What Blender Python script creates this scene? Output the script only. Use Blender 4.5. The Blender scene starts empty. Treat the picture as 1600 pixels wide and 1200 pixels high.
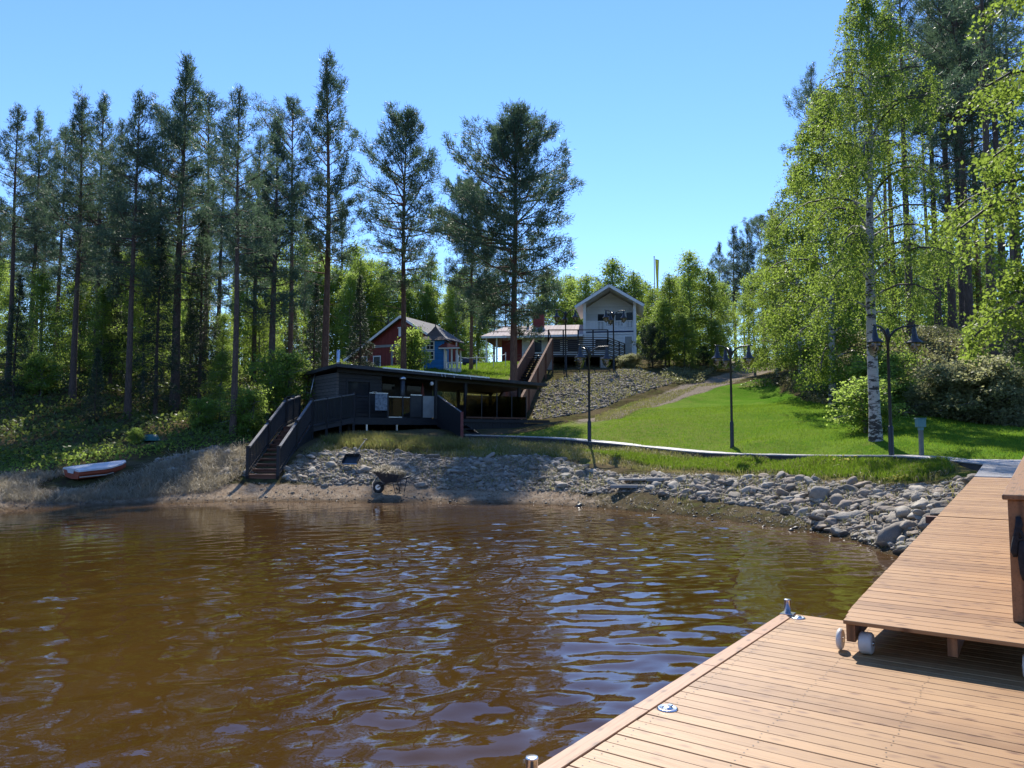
import bpy, bmesh, math, random
import numpy as np
from mathutils import Vector, Matrix

random.seed(11)
rng = np.random.default_rng(11)
S = bpy.context.scene
COL = S.collection

# ---------------------------------------------------------------- camera, sky, sun, exposure
EYE = 2.1
FPX = 1200.0
PITCH = math.atan(80.0 / FPX)
cam_d = bpy.data.cameras.new("camera")
cam = bpy.data.objects.new("camera", cam_d)
COL.objects.link(cam)
cam.location = (0, 0, EYE)
cam.rotation_euler = (math.pi / 2 + PITCH, 0, 0)
cam_d.sensor_width = 36.0
cam_d.lens = 36.0 * FPX / 1600.0
cam_d.clip_start = 0.05
cam_d.clip_end = 3000
S.camera = cam

SUN_EL, SUN_AZ = math.radians(47), math.radians(3)      # azimuth clockwise from +Y
world = bpy.data.worlds.new("World")
S.world = world
world.use_nodes = True
wn = world.node_tree.nodes
sky = wn.new("ShaderNodeTexSky")
sky.sky_type = 'NISHITA'
sky.sun_disc = False
sky.sun_elevation = SUN_EL
sky.sun_rotation = SUN_AZ
sky.air_density = 1.0
sky.dust_density = 0.0
sky.ozone_density = 5.5
sky.altitude = 0
hsv = wn.new("ShaderNodeHueSaturation")
hsv.inputs['Saturation'].default_value = 1.12
hsv.inputs['Hue'].default_value = 0.509
wn["Background"].inputs[1].default_value = 0.108
world.node_tree.links.new(sky.outputs[0], hsv.inputs['Color'])
world.node_tree.links.new(hsv.outputs[0], wn["Background"].inputs[0])
sun_d = bpy.data.lights.new("sun", 'SUN')
sun_d.energy = 3.5
sun_d.angle = math.radians(0.53)
sun_d.color = (1.0, 0.94, 0.84)
sun = bpy.data.objects.new("sun", sun_d)
COL.objects.link(sun)
sd = Vector((math.sin(SUN_AZ) * math.cos(SUN_EL), math.cos(SUN_AZ) * math.cos(SUN_EL), math.sin(SUN_EL)))
sun.rotation_euler = sd.to_track_quat('Z', 'Y').to_euler()
sun.location = sd * 100
S.view_settings.view_transform = 'Standard'
S.view_settings.look = 'None'
S.view_settings.gamma = 1.0
S.view_settings.exposure = 1.24
S.cycles.max_bounces = 6
S.cycles.diffuse_bounces = 3
S.cycles.glossy_bounces = 3
S.cycles.transmission_bounces = 4
S.cycles.sample_clamp_indirect = 6.0

# ---------------------------------------------------------------- measuring helpers (world points from sight lines)
CP, SP = math.cos(PITCH), math.sin(PITCH)
def ray(px, py):
    x, y = (px - 800) / FPX, (600 - py) / FPX
    return np.array([x, CP - y * SP, SP + y * CP])
def at(px, py, Y):
    d = ray(px, py)
    return np.array([0, 0, EYE]) + d * (Y / d[1])
def atz(px, py, z):
    d = ray(px, py)
    return np.array([0, 0, EYE]) + d * ((z - EYE) / d[2])

# ---------------------------------------------------------------- properties
def tag(o, label=None, cat=None, group=None, kind=None):
    if label: o["label"] = label
    if cat: o["category"] = cat
    if group: o["group"] = group
    if kind: o["kind"] = kind
    return o
def thing(name, label, cat, loc=(0, 0, 0), rz=0.0, group=None):
    o = bpy.data.objects.new(name, None)
    COL.objects.link(o)
    o.location = tuple(loc)
    o.rotation_euler = (0, 0, rz)
    o.empty_display_size = 0.3
    return tag(o, label, cat, group)
def dup(root, loc, rz=0.0, scale=None, label=None, group=None):
    r = root.copy(); COL.objects.link(r)
    r.location = tuple(loc); r.rotation_euler = (0, 0, rz)
    if scale is not None: r.scale = scale if hasattr(scale, '__len__') else (scale,) * 3
    if label: r["label"] = label
    if group: r["group"] = group
    for ch in list(root.children):
        c = ch.copy(); COL.objects.link(c); c.parent = r
        for g in list(ch.children):
            d = g.copy(); COL.objects.link(d); d.parent = c
    return r

# ---------------------------------------------------------------- materials
def newmat(name):
    m = bpy.data.materials.new(name); m.use_nodes = True
    nt = m.node_tree
    return m, nt, nt.nodes, nt.links, nt.nodes["Principled BSDF"]
def N(nt, typ, **kw):
    n = nt.nodes.new(typ)
    for k, v in kw.items():
        if k.startswith('i_'): n.inputs[k[2:].replace('_', ' ')].default_value = v
        else: setattr(n, k, v)
    return n
def mixc(nt, fac, a, b, mode='MIX'):
    n = nt.nodes.new("ShaderNodeMix"); n.data_type = 'RGBA'; n.blend_type = mode
    for sock, val in ((n.inputs[0], fac), (n.inputs[6], a), (n.inputs[7], b)):
        if hasattr(val, 'node'): nt.links.new(val, sock)
        elif hasattr(val, '__len__'): sock.default_value = (*val[:3], 1)
        else: sock.default_value = val
    return n.outputs[2]
def ramp(nt, src, lo, hi):
    n = nt.nodes.new("ShaderNodeMapRange"); n.interpolation_type = 'SMOOTHSTEP'
    nt.links.new(src, n.inputs[0]); n.inputs[1].default_value = lo; n.inputs[2].default_value = hi
    return n.outputs[0]
def mth(nt, op, a, b=None):
    n = nt.nodes.new("ShaderNodeMath"); n.operation = op
    for i, v in ((0, a), (1, b)):
        if v is None: continue
        if hasattr(v, 'node'): nt.links.new(v, n.inputs[i])
        else: n.inputs[i].default_value = v
    return n.outputs[0]
def coords(nt, scale=(1, 1, 1), kind='Object', loc=(0, 0, 0)):
    t = nt.nodes.new("ShaderNodeTexCoord"); mp = nt.nodes.new("ShaderNodeMapping")
    mp.inputs['Scale'].default_value = scale; mp.inputs['Location'].default_value = loc
    nt.links.new(t.outputs[kind], mp.inputs[0])
    return mp.outputs[0]
def noise(nt, vec, scale, detail=4, rough=0.6, out=0):
    n = nt.nodes.new("ShaderNodeTexNoise")
    n.inputs['Scale'].default_value = scale; n.inputs['Detail'].default_value = detail
    n.inputs['Roughness'].default_value = rough
    nt.links.new(vec, n.inputs['Vector'])
    return n.outputs[out]
def bump(nt, h, strength, dist, bsdf):
    b = nt.nodes.new("ShaderNodeBump"); b.inputs['Strength'].default_value = strength
    b.inputs['Distance'].default_value = dist
    nt.links.new(h, b.inputs['Height']); nt.links.new(b.outputs[0], bsdf.inputs['Normal'])

def pm(name, c1, c2, scale=3.0, rough=0.7, stretch=(1, 1, 1), bmp=0.2, bdist=0.01, metal=0.0, spec=0.5,
       stripe=None, fine=None):
    """two-tone noise surface; stripe=(axis, period, groove colour) cuts board joints"""
    m, nt, nd, lk, b = newmat(name)
    v = coords(nt, stretch)
    n1 = noise(nt, v, scale, 6, 0.62)
    col = mixc(nt, ramp(nt, n1, 0.32, 0.68), c1, c2)
    h = n1
    if fine:
        n2 = noise(nt, v, fine, 3, 0.6)
        col = mixc(nt, mth(nt, 'MULTIPLY', ramp(nt, n2, 0.4, 0.7), 0.5), col, tuple(x * 0.6 for x in c1))
        h = mth(nt, 'ADD', n1, n2)
    if stripe:
        ax, per, gc = stripe
        t = nd.new("ShaderNodeTexCoord"); sx = nd.new("ShaderNodeSeparateXYZ")
        lk.new(t.outputs['Object'], sx.inputs[0])
        q = mth(nt, 'DIVIDE', sx.outputs[ax], per)
        fr = mth(nt, 'FRACT', q)
        g = mth(nt, 'LESS_THAN', fr, 0.12)
        wn_ = nd.new("ShaderNodeTexWhiteNoise"); wn_.noise_dimensions = '1D'
        lk.new(mth(nt, 'FLOOR', q), wn_.inputs['W'])
        col = mixc(nt, mth(nt, 'MULTIPLY', wn_.outputs[0], 0.45), col, tuple(x * 0.62 for x in c1))
        col = mixc(nt, g, col, gc)
        h = mth(nt, 'SUBTRACT', mth(nt, 'MULTIPLY', h, 0.4), mth(nt, 'MULTIPLY', g, 1.0))
    lk.new(col, b.inputs['Base Color'])
    b.inputs['Roughness'].default_value = rough; b.inputs['Metallic'].default_value = metal
    b.inputs['Specular IOR Level'].default_value = spec
    if bmp: bump(nt, h, bmp, bdist, b)
    return m

def plankmat(name, ca, cb, knot, axis=0, rough=0.5, spec=0.5, weather=None):
    """sawn boards: tone per board, grain along one axis, knots"""
    m, nt, nd, lk, b = newmat(name)
    g = nd.new("ShaderNodeNewGeometry")
    rnd = g.outputs['Random Per Island']
    t = nd.new("ShaderNodeTexCoord")
    off = nd.new("ShaderNodeVectorMath"); off.operation = 'ADD'
    cmb = nd.new("ShaderNodeCombineXYZ")
    for i in range(3): lk.new(mth(nt, 'MULTIPLY', rnd, 37.0 + i * 11), cmb.inputs[i])
    lk.new(t.outputs['Object'], off.inputs[0]); lk.new(cmb.outputs[0], off.inputs[1])
    def mapped(sc):
        mp = nd.new("ShaderNodeMapping"); mp.inputs['Scale'].default_value = sc
        lk.new(off.outputs[0], mp.inputs[0]); return mp.outputs[0]
    along = [1.0, 1.0, 1.0]; along[axis] = 0.035
    gr = noise(nt, mapped(tuple(a * 75 for a in along)), 1.0, 5, 0.65)
    blo = noise(nt, mapped(tuple(3.0 if i != axis else 0.9 for i in range(3))), 1.0, 3, 0.6)
    c = mixc(nt, rnd, ca, cb)
    c = mixc(nt, mth(nt, 'MULTIPLY', ramp(nt, gr, 0.46, 0.74), 0.75), c, tuple(x * 0.5 for x in ca))
    c = mixc(nt, mth(nt, 'MULTIPLY', ramp(nt, blo, 0.5, 0.75), 0.45), c, tuple(x * 1.25 for x in cb))
    ks = [9.0, 9.0, 9.0]; ks[axis] = 4.5
    vo = nd.new("ShaderNodeTexVoronoi"); vo.voronoi_dimensions = '2D'; vo.inputs['Scale'].default_value = 1.0
    lk.new(mapped(tuple(ks)), vo.inputs['Vector'])
    kn = nd.new("ShaderNodeMapRange"); lk.new(vo.outputs['Distance'], kn.inputs[0])
    kn.inputs[1].default_value = 0.05; kn.inputs[2].default_value = 0.22
    kn.inputs[3].default_value = 0.85; kn.inputs[4].default_value = 0.0
    sel = nd.new("ShaderNodeSeparateColor"); lk.new(vo.outputs['Color'], sel.inputs[0])
    c = mixc(nt, mth(nt, 'MULTIPLY', kn.outputs[0], mth(nt, 'GREATER_THAN', sel.outputs[0], 0.35)), c, knot)
    if weather:
        wv = noise(nt, coords(nt, (0.7, 0.7, 0.7)), 1.3, 4, 0.6)
        c = mixc(nt, mth(nt, 'MULTIPLY', ramp(nt, wv, 0.45, 0.7), 0.5), c, weather)
    lk.new(c, b.inputs['Base Color'])
    rr = nd.new("ShaderNodeMapRange"); lk.new(gr, rr.inputs[0])
    rr.inputs[3].default_value = rough - 0.1; rr.inputs[4].default_value = rough + 0.15
    lk.new(rr.outputs[0], b.inputs['Roughness'])
    b.inputs['Specular IOR Level'].default_value = spec
    bump(nt, gr, 0.25, 0.004, b)
    return m

def leafmat(name, c1, c2, trans, tcol, scale=0.7, rough=0.5, spec=0.3):
    m, nt, nd, lk, b = newmat(name)
    v = coords(nt)
    n1 = noise(nt, v, scale, 2, 0.5)
    oi = nd.new("ShaderNodeObjectInfo")
    g = nd.new("ShaderNodeNewGeometry")
    f = mth(nt, 'ADD', mth(nt, 'MULTIPLY', ramp(nt, n1, 0.3, 0.7), 0.5), mth(nt, 'MULTIPLY', g.outputs['Random Per Island'], 0.35))
    f = mth(nt, 'ADD', f, mth(nt, 'MULTIPLY', oi.outputs['Random'], 0.25))
    c = mixc(nt, f, c1, c2)
    lk.new(c, b.inputs['Base Color'])
    b.inputs['Roughness'].default_value = rough
    b.inputs['Specular IOR Level'].default_value = spec
    tr = nd.new("ShaderNodeBsdfTranslucent")
    tc = mixc(nt, f, tcol, tuple(x * 0.7 for x in tcol))
    lk.new(tc, tr.inputs[0])
    mx = nd.new("ShaderNodeMixShader"); mx.inputs[0].default_value = trans
    lk.new(b.outputs[0], mx.inputs[1]); lk.new(tr.outputs[0], mx.inputs[2])
    lk.new(mx.outputs[0], nd["Material Output"].inputs[0])
    return m

def glassmat(name, col, rough=0.05):
    m, nt, nd, lk, b = newmat(name)
    b.inputs['Base Color'].default_value = (*col, 1); b.inputs['Roughness'].default_value = rough
    b.inputs['Specular IOR Level'].default_value = 0.12
    v = coords(nt); bump(nt, noise(nt, v, 2.0, 2), 0.04, 0.02, b)
    return m

def clearglass(name, tint, refl=0.12):
    m, nt, nd, lk, b = newmat(name)
    tp = nd.new("ShaderNodeBsdfTransparent"); tp.inputs[0].default_value = (*tint, 1)
    gl = nd.new("ShaderNodeBsdfGlossy"); gl.inputs['Roughness'].default_value = 0.03
    mx = nd.new("ShaderNodeMixShader"); mx.inputs[0].default_value = refl
    lk.new(tp.outputs[0], mx.inputs[1]); lk.new(gl.outputs[0], mx.inputs[2])
    lk.new(mx.outputs[0], nd["Material Output"].inputs[0])
    return m

M = {}
M['deck'] = plankmat('deck boards', (0.20, 0.098, 0.036), (0.37, 0.208, 0.090), (0.10, 0.035, 0.012), 0, 0.5, 0.4, (0.38, 0.225, 0.10))
M['gang'] = plankmat('gangway boards', (0.22, 0.105, 0.040), (0.36, 0.192, 0.081), (0.11, 0.04, 0.015), 0, 0.5, 0.35, (0.36, 0.205, 0.09))
M['trim'] = plankmat('trim boards', (0.29, 0.145, 0.07), (0.35, 0.19, 0.10), (0.12, 0.06, 0.03), 1, 0.5, 0.4)
M['rail'] = plankmat('rail boards', (0.20, 0.095, 0.04), (0.26, 0.125, 0.055), (0.08, 0.035, 0.015), 1, 0.45, 0.5)
M['greyboard'] = plankmat('weathered grey boards', (0.36, 0.34, 0.33), (0.46, 0.44, 0.42), (0.2, 0.18, 0.17), 0, 0.6, 0.4)
M['darkside'] = pm('dark stained plank', (0.03, 0.028, 0.03), (0.055, 0.05, 0.05), 6, 0.7, (1, 1, 6))
M['handrail'] = pm('dark handrail with painted glare', (0.09, 0.09, 0.095), (0.15, 0.15, 0.155), 5, 0.5)  # lighter grey: glare on the rail tops is put into the colour
M['black'] = pm('black stained timber', (0.011, 0.011, 0.013), (0.020, 0.020, 0.022), 5, 0.6, (1, 1, 5), 0.25, 0.01)
M['blacklog'] = pm('black stained logs', (0.014, 0.013, 0.014), (0.028, 0.025, 0.025), 5, 0.6, (1, 1, 4), 0.6, 0.02, stripe=('Z', 0.17, (0.006, 0.006, 0.006)))
M['greylog'] = pm('greyed dark cladding', (0.09, 0.08, 0.07), (0.19, 0.165, 0.145), 7, 0.75, (0.6, 0.6, 6), 0.6, 0.02, stripe=('Z', 0.15, (0.012, 0.011, 0.011)))
M['tread'] = plankmat('brown treads', (0.12, 0.05, 0.03), (0.17, 0.075, 0.045), (0.05, 0.02, 0.01), 0, 0.6, 0.4)
M['brownpanel'] = pm('brown board panel', (0.20, 0.10, 0.055), (0.25, 0.135, 0.08), 4, 0.65, (1, 1, 0.3), 0.3, 0.01, stripe=('Y', 0.14, (0.10, 0.05, 0.03)))
M['browntrim'] = pm('brown coping', (0.17, 0.11, 0.08), (0.24, 0.17, 0.13), 4, 0.95, spec=0.05)
M['redpost'] = pm('red brown post', (0.16, 0.035, 0.03), (0.2, 0.05, 0.04), 4, 0.6)
M['roofdark'] = pm('dark roofing felt', (0.03, 0.03, 0.032), (0.055, 0.055, 0.058), 3, 0.7, bmp=0.3)
M['metalstrip'] = pm('galvanised strip', (0.55, 0.56, 0.58), (0.7, 0.71, 0.73), 5, 0.35, metal=0.9, bmp=0.05)
M['steel'] = pm('polished steel', (0.62, 0.62, 0.62), (0.75, 0.75, 0.75), 9, 0.22, metal=1.0, bmp=0.03)
M['iron'] = pm('black painted iron', (0.012, 0.014, 0.018), (0.02, 0.022, 0.026), 12, 0.4, bmp=0.05)
M['ironcap'] = pm('lantern cap metal', (0.022, 0.024, 0.028), (0.04, 0.043, 0.048), 12, 0.38, metal=0.0, bmp=0.05)
M['lampglass'] = clearglass('smoky lantern glass', (0.55, 0.52, 0.42), 0.16)
M['frost'] = pm('frosted panel', (0.06, 0.09, 0.13), (0.20, 0.25, 0.30), 9, 0.3, bmp=0.1)
M['palepanel'] = pm('pale panel', (0.24, 0.24, 0.22), (0.30, 0.30, 0.275), 3, 0.5, bmp=0.05)
M['clear'] = clearglass('clear railing glass', (0.55, 0.6, 0.6), 0.05)
M['olivepane'] = clearglass('brown tinted pane', (0.22, 0.19, 0.11), 0.04)
M['window'] = glassmat('window glass', (0.02, 0.025, 0.03), 0.04)
M['white'] = pm('white painted boards', (0.74, 0.73, 0.70), (0.80, 0.79, 0.77), 5, 0.55, bmp=0.08)
M['whiteclad'] = pm('white cladding', (0.78, 0.77, 0.73), (0.82, 0.81, 0.78), 4, 0.6, bmp=0.5, bdist=0.01, stripe=('Z', 0.14, (0.55, 0.54, 0.52)))
M['red'] = pm('falu red boards', (0.20, 0.028, 0.02), (0.26, 0.042, 0.03), 4, 0.8, (1, 1, 0.4), 0.4, 0.01, stripe=('X', 0.16, (0.09, 0.014, 0.012)))
M['redplain'] = pm('red brick', (0.19, 0.035, 0.028), (0.26, 0.05, 0.04), 9, 0.85, (1, 1, 2), 0.4, 0.01, stripe=('Z', 0.09, (0.14, 0.06, 0.05)))
M['blue'] = pm('bright blue boards', (0.01, 0.20, 0.60), (0.015, 0.24, 0.66), 4, 0.6, (1, 1, 0.5), 0.3, 0.01, stripe=('Z', 0.12, (0.012, 0.10, 0.28)))
M['shingle'] = pm('brown shingles', (0.11, 0.075, 0.055), (0.20, 0.14, 0.10), 14, 0.85, (1, 1, 2), 0.6, 0.02, stripe=('Z', 0.11, (0.05, 0.035, 0.03)))
M['tileroof'] = pm('pale red roof sheet', (0.33, 0.27, 0.25), (0.40, 0.335, 0.31), 2, 0.85, spec=0.2, bmp=0.4, bdist=0.03, stripe=('X', 0.35, (0.26, 0.19, 0.17)))
M['greyroof'] = pm('grey roof sheet', (0.10, 0.10, 0.105), (0.14, 0.138, 0.14), 2, 0.85, spec=0.2, bmp=0.4, bdist=0.03, stripe=('Y', 0.4, (0.17, 0.16, 0.16)))
M['blackroof'] = pm('black roof sheet', (0.025, 0.025, 0.03), (0.04, 0.04, 0.045), 2, 0.8, spec=0.2, bmp=0.3, bdist=0.03, stripe=('Y', 0.4, (0.015, 0.015, 0.018)))
M['concrete'] = pm('concrete', (0.27, 0.26, 0.25), (0.36, 0.35, 0.33), 6, 0.85, bmp=0.3)
M['tealbox'] = pm('teal painted steel', (0.07, 0.20, 0.22), (0.09, 0.24, 0.26), 6, 0.45, bmp=0.05)
M['greypost'] = pm('grey green post', (0.10, 0.13, 0.12), (0.15, 0.17, 0.16), 6, 0.6)
M['hull'] = pm('orange red hull paint', (0.27, 0.055, 0.028), (0.36, 0.085, 0.045), 3, 0.5, (1, 1, 4), 0.15)
M['boatwhite'] = pm('scuffed white boat deck', (0.55, 0.57, 0.60), (0.7, 0.72, 0.74), 4, 0.4, bmp=0.1)
M['rubber'] = pm('black rubber', (0.012, 0.012, 0.012), (0.02, 0.02, 0.02), 9, 0.7)
M['nylon'] = pm('white nylon roller', (0.50, 0.48, 0.42), (0.60, 0.58, 0.52), 8, 0.4, bmp=0.05)
M['rope'] = pm('black rope', (0.008, 0.008, 0.01), (0.02, 0.02, 0.022), 40, 0.9, bmp=0.8)
M['blackplastic'] = pm('black plastic', (0.015, 0.018, 0.022), (0.025, 0.028, 0.03), 5, 0.45, bmp=0.05)
M['greentub'] = pm('green plastic', (0.02, 0.10, 0.09), (0.03, 0.13, 0.12), 5, 0.45, bmp=0.05)
M['straw'] = pm('dry hay', (0.40, 0.31, 0.15), (0.5, 0.42, 0.22), 18, 0.9, bmp=1.0, bdist=0.05)
M['drywood'] = pm('bleached wood', (0.36, 0.30, 0.24), (0.48, 0.42, 0.35), 8, 0.8, (1, 1, 1), 0.4)
M['greyplank'] = pm('old grey planks', (0.22, 0.21, 0.19), (0.33, 0.31, 0.29), 6, 0.8, (0.3, 3, 3), 0.4)
M['yellow'] = pm('yellow pennant cloth', (0.75, 0.6, 0.05), (0.8, 0.66, 0.08), 3, 0.8)
M['tarp'] = pm('dark blue cloth', (0.02, 0.035, 0.09), (0.03, 0.05, 0.12), 3, 0.7)
M['pinebark'] = pm('pine bark', (0.085, 0.060, 0.048), (0.17, 0.115, 0.085), 5, 0.9, (3, 3, 0.8), 1.0, 0.04, fine=22)
M['pinebarkred'] = pm('reddish pine bark', (0.14, 0.07, 0.045), (0.26, 0.14, 0.09), 5, 0.9, (3, 3, 0.8), 1.0, 0.04, fine=22)
M['greybark'] = pm('grey bark', (0.10, 0.09, 0.08), (0.2, 0.18, 0.16), 6, 0.9, (3, 3, 1), 0.6, 0.02)
M['needle'] = leafmat('pine needles', (0.058, 0.098, 0.058), (0.11, 0.155, 0.092), 0.40, (0.13, 0.21, 0.11), 0.8)
M['spruce'] = leafmat('spruce needles', (0.028, 0.052, 0.030), (0.05, 0.08, 0.042), 0.2, (0.06, 0.10, 0.04), 0.8)
M['birchleaf'] = leafmat('birch leaves', (0.055, 0.11, 0.02), (0.14, 0.20, 0.035), 0.57, (0.34, 0.47, 0.07), 0.9, 0.5, 0.2)
M['youngleaf'] = leafmat('young leaves', (0.07, 0.14, 0.025), (0.15, 0.22, 0.045), 0.64, (0.42, 0.57, 0.11), 0.6, 0.5, 0.2)
M['willow'] = leafmat('pale shrub leaves', (0.17, 0.18, 0.08), (0.25, 0.26, 0.13), 0.55, (0.46, 0.47, 0.22), 0.8)
M['under'] = leafmat('undergrowth leaves', (0.045, 0.075, 0.02), (0.10, 0.13, 0.04), 0.45, (0.22, 0.29, 0.06), 0.5)
M['heath'] = leafmat('dry brush', (0.13, 0.12, 0.065), (0.20, 0.20, 0.10), 0.42, (0.33, 0.34, 0.14), 0.5)
M['grass'] = leafmat('grass blades', (0.07, 0.14, 0.014), (0.14, 0.20, 0.03), 0.5, (0.24, 0.38, 0.03), 0.4, 0.7, 0.05)
M['bankgrass'] = leafmat('bank grass blades', (0.13, 0.15, 0.04), (0.26, 0.22, 0.09), 0.4, (0.34, 0.34, 0.10), 0.5)
M['reed'] = leafmat('dead reeds', (0.30, 0.25, 0.17), (0.46, 0.40, 0.29), 0.25, (0.4, 0.34, 0.2), 0.5)
def stone_mat():
    m, nt, nd, lk, b = newmat('granite stone')
    oi = nd.new("ShaderNodeObjectInfo"); g = nd.new("ShaderNodeNewGeometry")
    rnd = mth(nt, 'FRACT', mth(nt, 'ADD', oi.outputs['Random'], g.outputs['Random Per Island']))
    cr_ = nd.new("ShaderNodeValToRGB"); e = cr_.color_ramp.elements
    e[0].color = (0.12, 0.10, 0.08, 1); e[1].color = (0.40, 0.35, 0.28, 1)
    for p, c in ((0.3, (0.22, 0.19, 0.15, 1)), (0.55, (0.26, 0.20, 0.15, 1)), (0.8, (0.30, 0.27, 0.22, 1))):
        q = e.new(p); q.color = c
    lk.new(rnd, cr_.inputs[0])
    t = nd.new("ShaderNodeNewGeometry")
    n1 = nd.new("ShaderNodeTexNoise"); n1.inputs['Scale'].default_value = 9; n1.inputs['Detail'].default_value = 6; lk.new(t.outputs['Position'], n1.inputs['Vector'])
    n2 = nd.new("ShaderNodeTexNoise"); n2.inputs['Scale'].default_value = 70; n2.inputs['Detail'].default_value = 3; lk.new(t.outputs['Position'], n2.inputs['Vector'])
    c = mixc(nt, mth(nt, 'MULTIPLY', ramp(nt, n1.outputs[0], 0.4, 0.7), 0.5), cr_.outputs[0], (0.17, 0.16, 0.13))
    c = mixc(nt, mth(nt, 'MULTIPLY', ramp(nt, n2.outputs[0], 0.5, 0.75), 0.4), c, (0.45, 0.42, 0.38))
    pz = nd.new("ShaderNodeSeparateXYZ"); lk.new(t.outputs['Position'], pz.inputs[0])
    wet = ramp(nt, mth(nt, 'ADD', pz.outputs[2], mth(nt, 'MULTIPLY', n1.outputs[0], 0.12)), 0.26, 0.08)
    c = mixc(nt, mth(nt, 'MULTIPLY', wet, 0.75), c, (0.045, 0.038, 0.028))
    lk.new(c, b.inputs['Base Color']); b.inputs['Specular IOR Level'].default_value = 0.3
    rw = nd.new("ShaderNodeMapRange"); lk.new(wet, rw.inputs[0]); rw.inputs[3].default_value = 0.85; rw.inputs[4].default_value = 0.3; lk.new(rw.outputs[0], b.inputs['Roughness'])
    bump(nt, mth(nt, 'ADD', n1.outputs[0], mth(nt, 'MULTIPLY', n2.outputs[0], 0.4)), 0.7, 0.03, b)
    return m
M['stone'] = stone_mat()

def birchbark():
    m, nt, nd, lk, b = newmat('birch bark')
    v = coords(nt, (2.0, 2.0, 5.5))
    n1 = noise(nt, v, 1.6, 5, 0.7)
    v2 = coords(nt, (1, 1, 12))
    n2 = noise(nt, v2, 2.5, 3, 0.6)
    t = nd.new("ShaderNodeTexCoord"); sx = nd.new("ShaderNodeSeparateXYZ"); lk.new(t.outputs['Object'], sx.inputs[0])
    low = nd.new("ShaderNodeMapRange"); lk.new(sx.outputs[2], low.inputs[0])
    low.inputs[1].default_value = 0.0; low.inputs[2].default_value = 2.5
    low.inputs[3].default_value = 0.10; low.inputs[4].default_value = 0.0
    k = mth(nt, 'ADD', n1, low.outputs[0])
    c = mixc(nt, n2, (0.34, 0.32, 0.30), (0.50, 0.48, 0.45))
    c = mixc(nt, ramp(nt, n2, 0.58, 0.68), c, (0.22, 0.19, 0.17))
    c = mixc(nt, ramp(nt, k, 0.52, 0.60), c, (0.035, 0.03, 0.028))
    rad = mth(nt, 'SQRT', mth(nt, 'ADD', mth(nt, 'MULTIPLY', sx.outputs[0], sx.outputs[0]), mth(nt, 'MULTIPLY', sx.outputs[1], sx.outputs[1])))
    c = mixc(nt, ramp(nt, rad, 0.34, 0.6), c, (0.06, 0.05, 0.045))
    lk.new(c, b.inputs['Base Color']); b.inputs['Roughness'].default_value = 0.75
    bump(nt, n1, 0.6, 0.02, b)
    return m
M['birchbark'] = birchbark()

# ---------------------------------------------------------------- mesh helpers
def np_mesh(name, V, Fq=None, Ft=None, mat=None, smooth=False):
    """mesh straight from arrays of quads and triangles"""
    me = bpy.data.meshes.new(name)
    V = np.asarray(V, dtype=np.float32).reshape(-1, 3)
    loops, starts, n = [], [], 0
    if Fq is not None and len(Fq):
        Fq = np.asarray(Fq, dtype=np.int32); loops.append(Fq.ravel()); starts.append(np.arange(len(Fq)) * 4); n = len(Fq) * 4
    if Ft is not None and len(Ft):
        Ft = np.asarray(Ft, dtype=np.int32); loops.append(Ft.ravel()); starts.append(n + np.arange(len(Ft)) * 3)
    L = np.concatenate(loops).astype(np.int32); St = np.concatenate(starts).astype(np.int32)
    me.vertices.add(len(V)); me.vertices.foreach_set('co', V.ravel())
    me.loops.add(len(L)); me.loops.foreach_set('vertex_index', L)
    me.polygons.add(len(St)); me.polygons.foreach_set('loop_start', St)
    me.update(calc_edges=True)
    if smooth: me.polygons.foreach_set('use_smooth', np.ones(len(St), dtype=bool))
    if mat: me.materials.append(mat)
    return me
def link(name, me, parent=None, loc=(0, 0, 0)):
    o = bpy.data.objects.new(name, me); COL.objects.link(o)
    o.location = tuple(loc)
    if parent is not None: o.parent = parent
    return o

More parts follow.
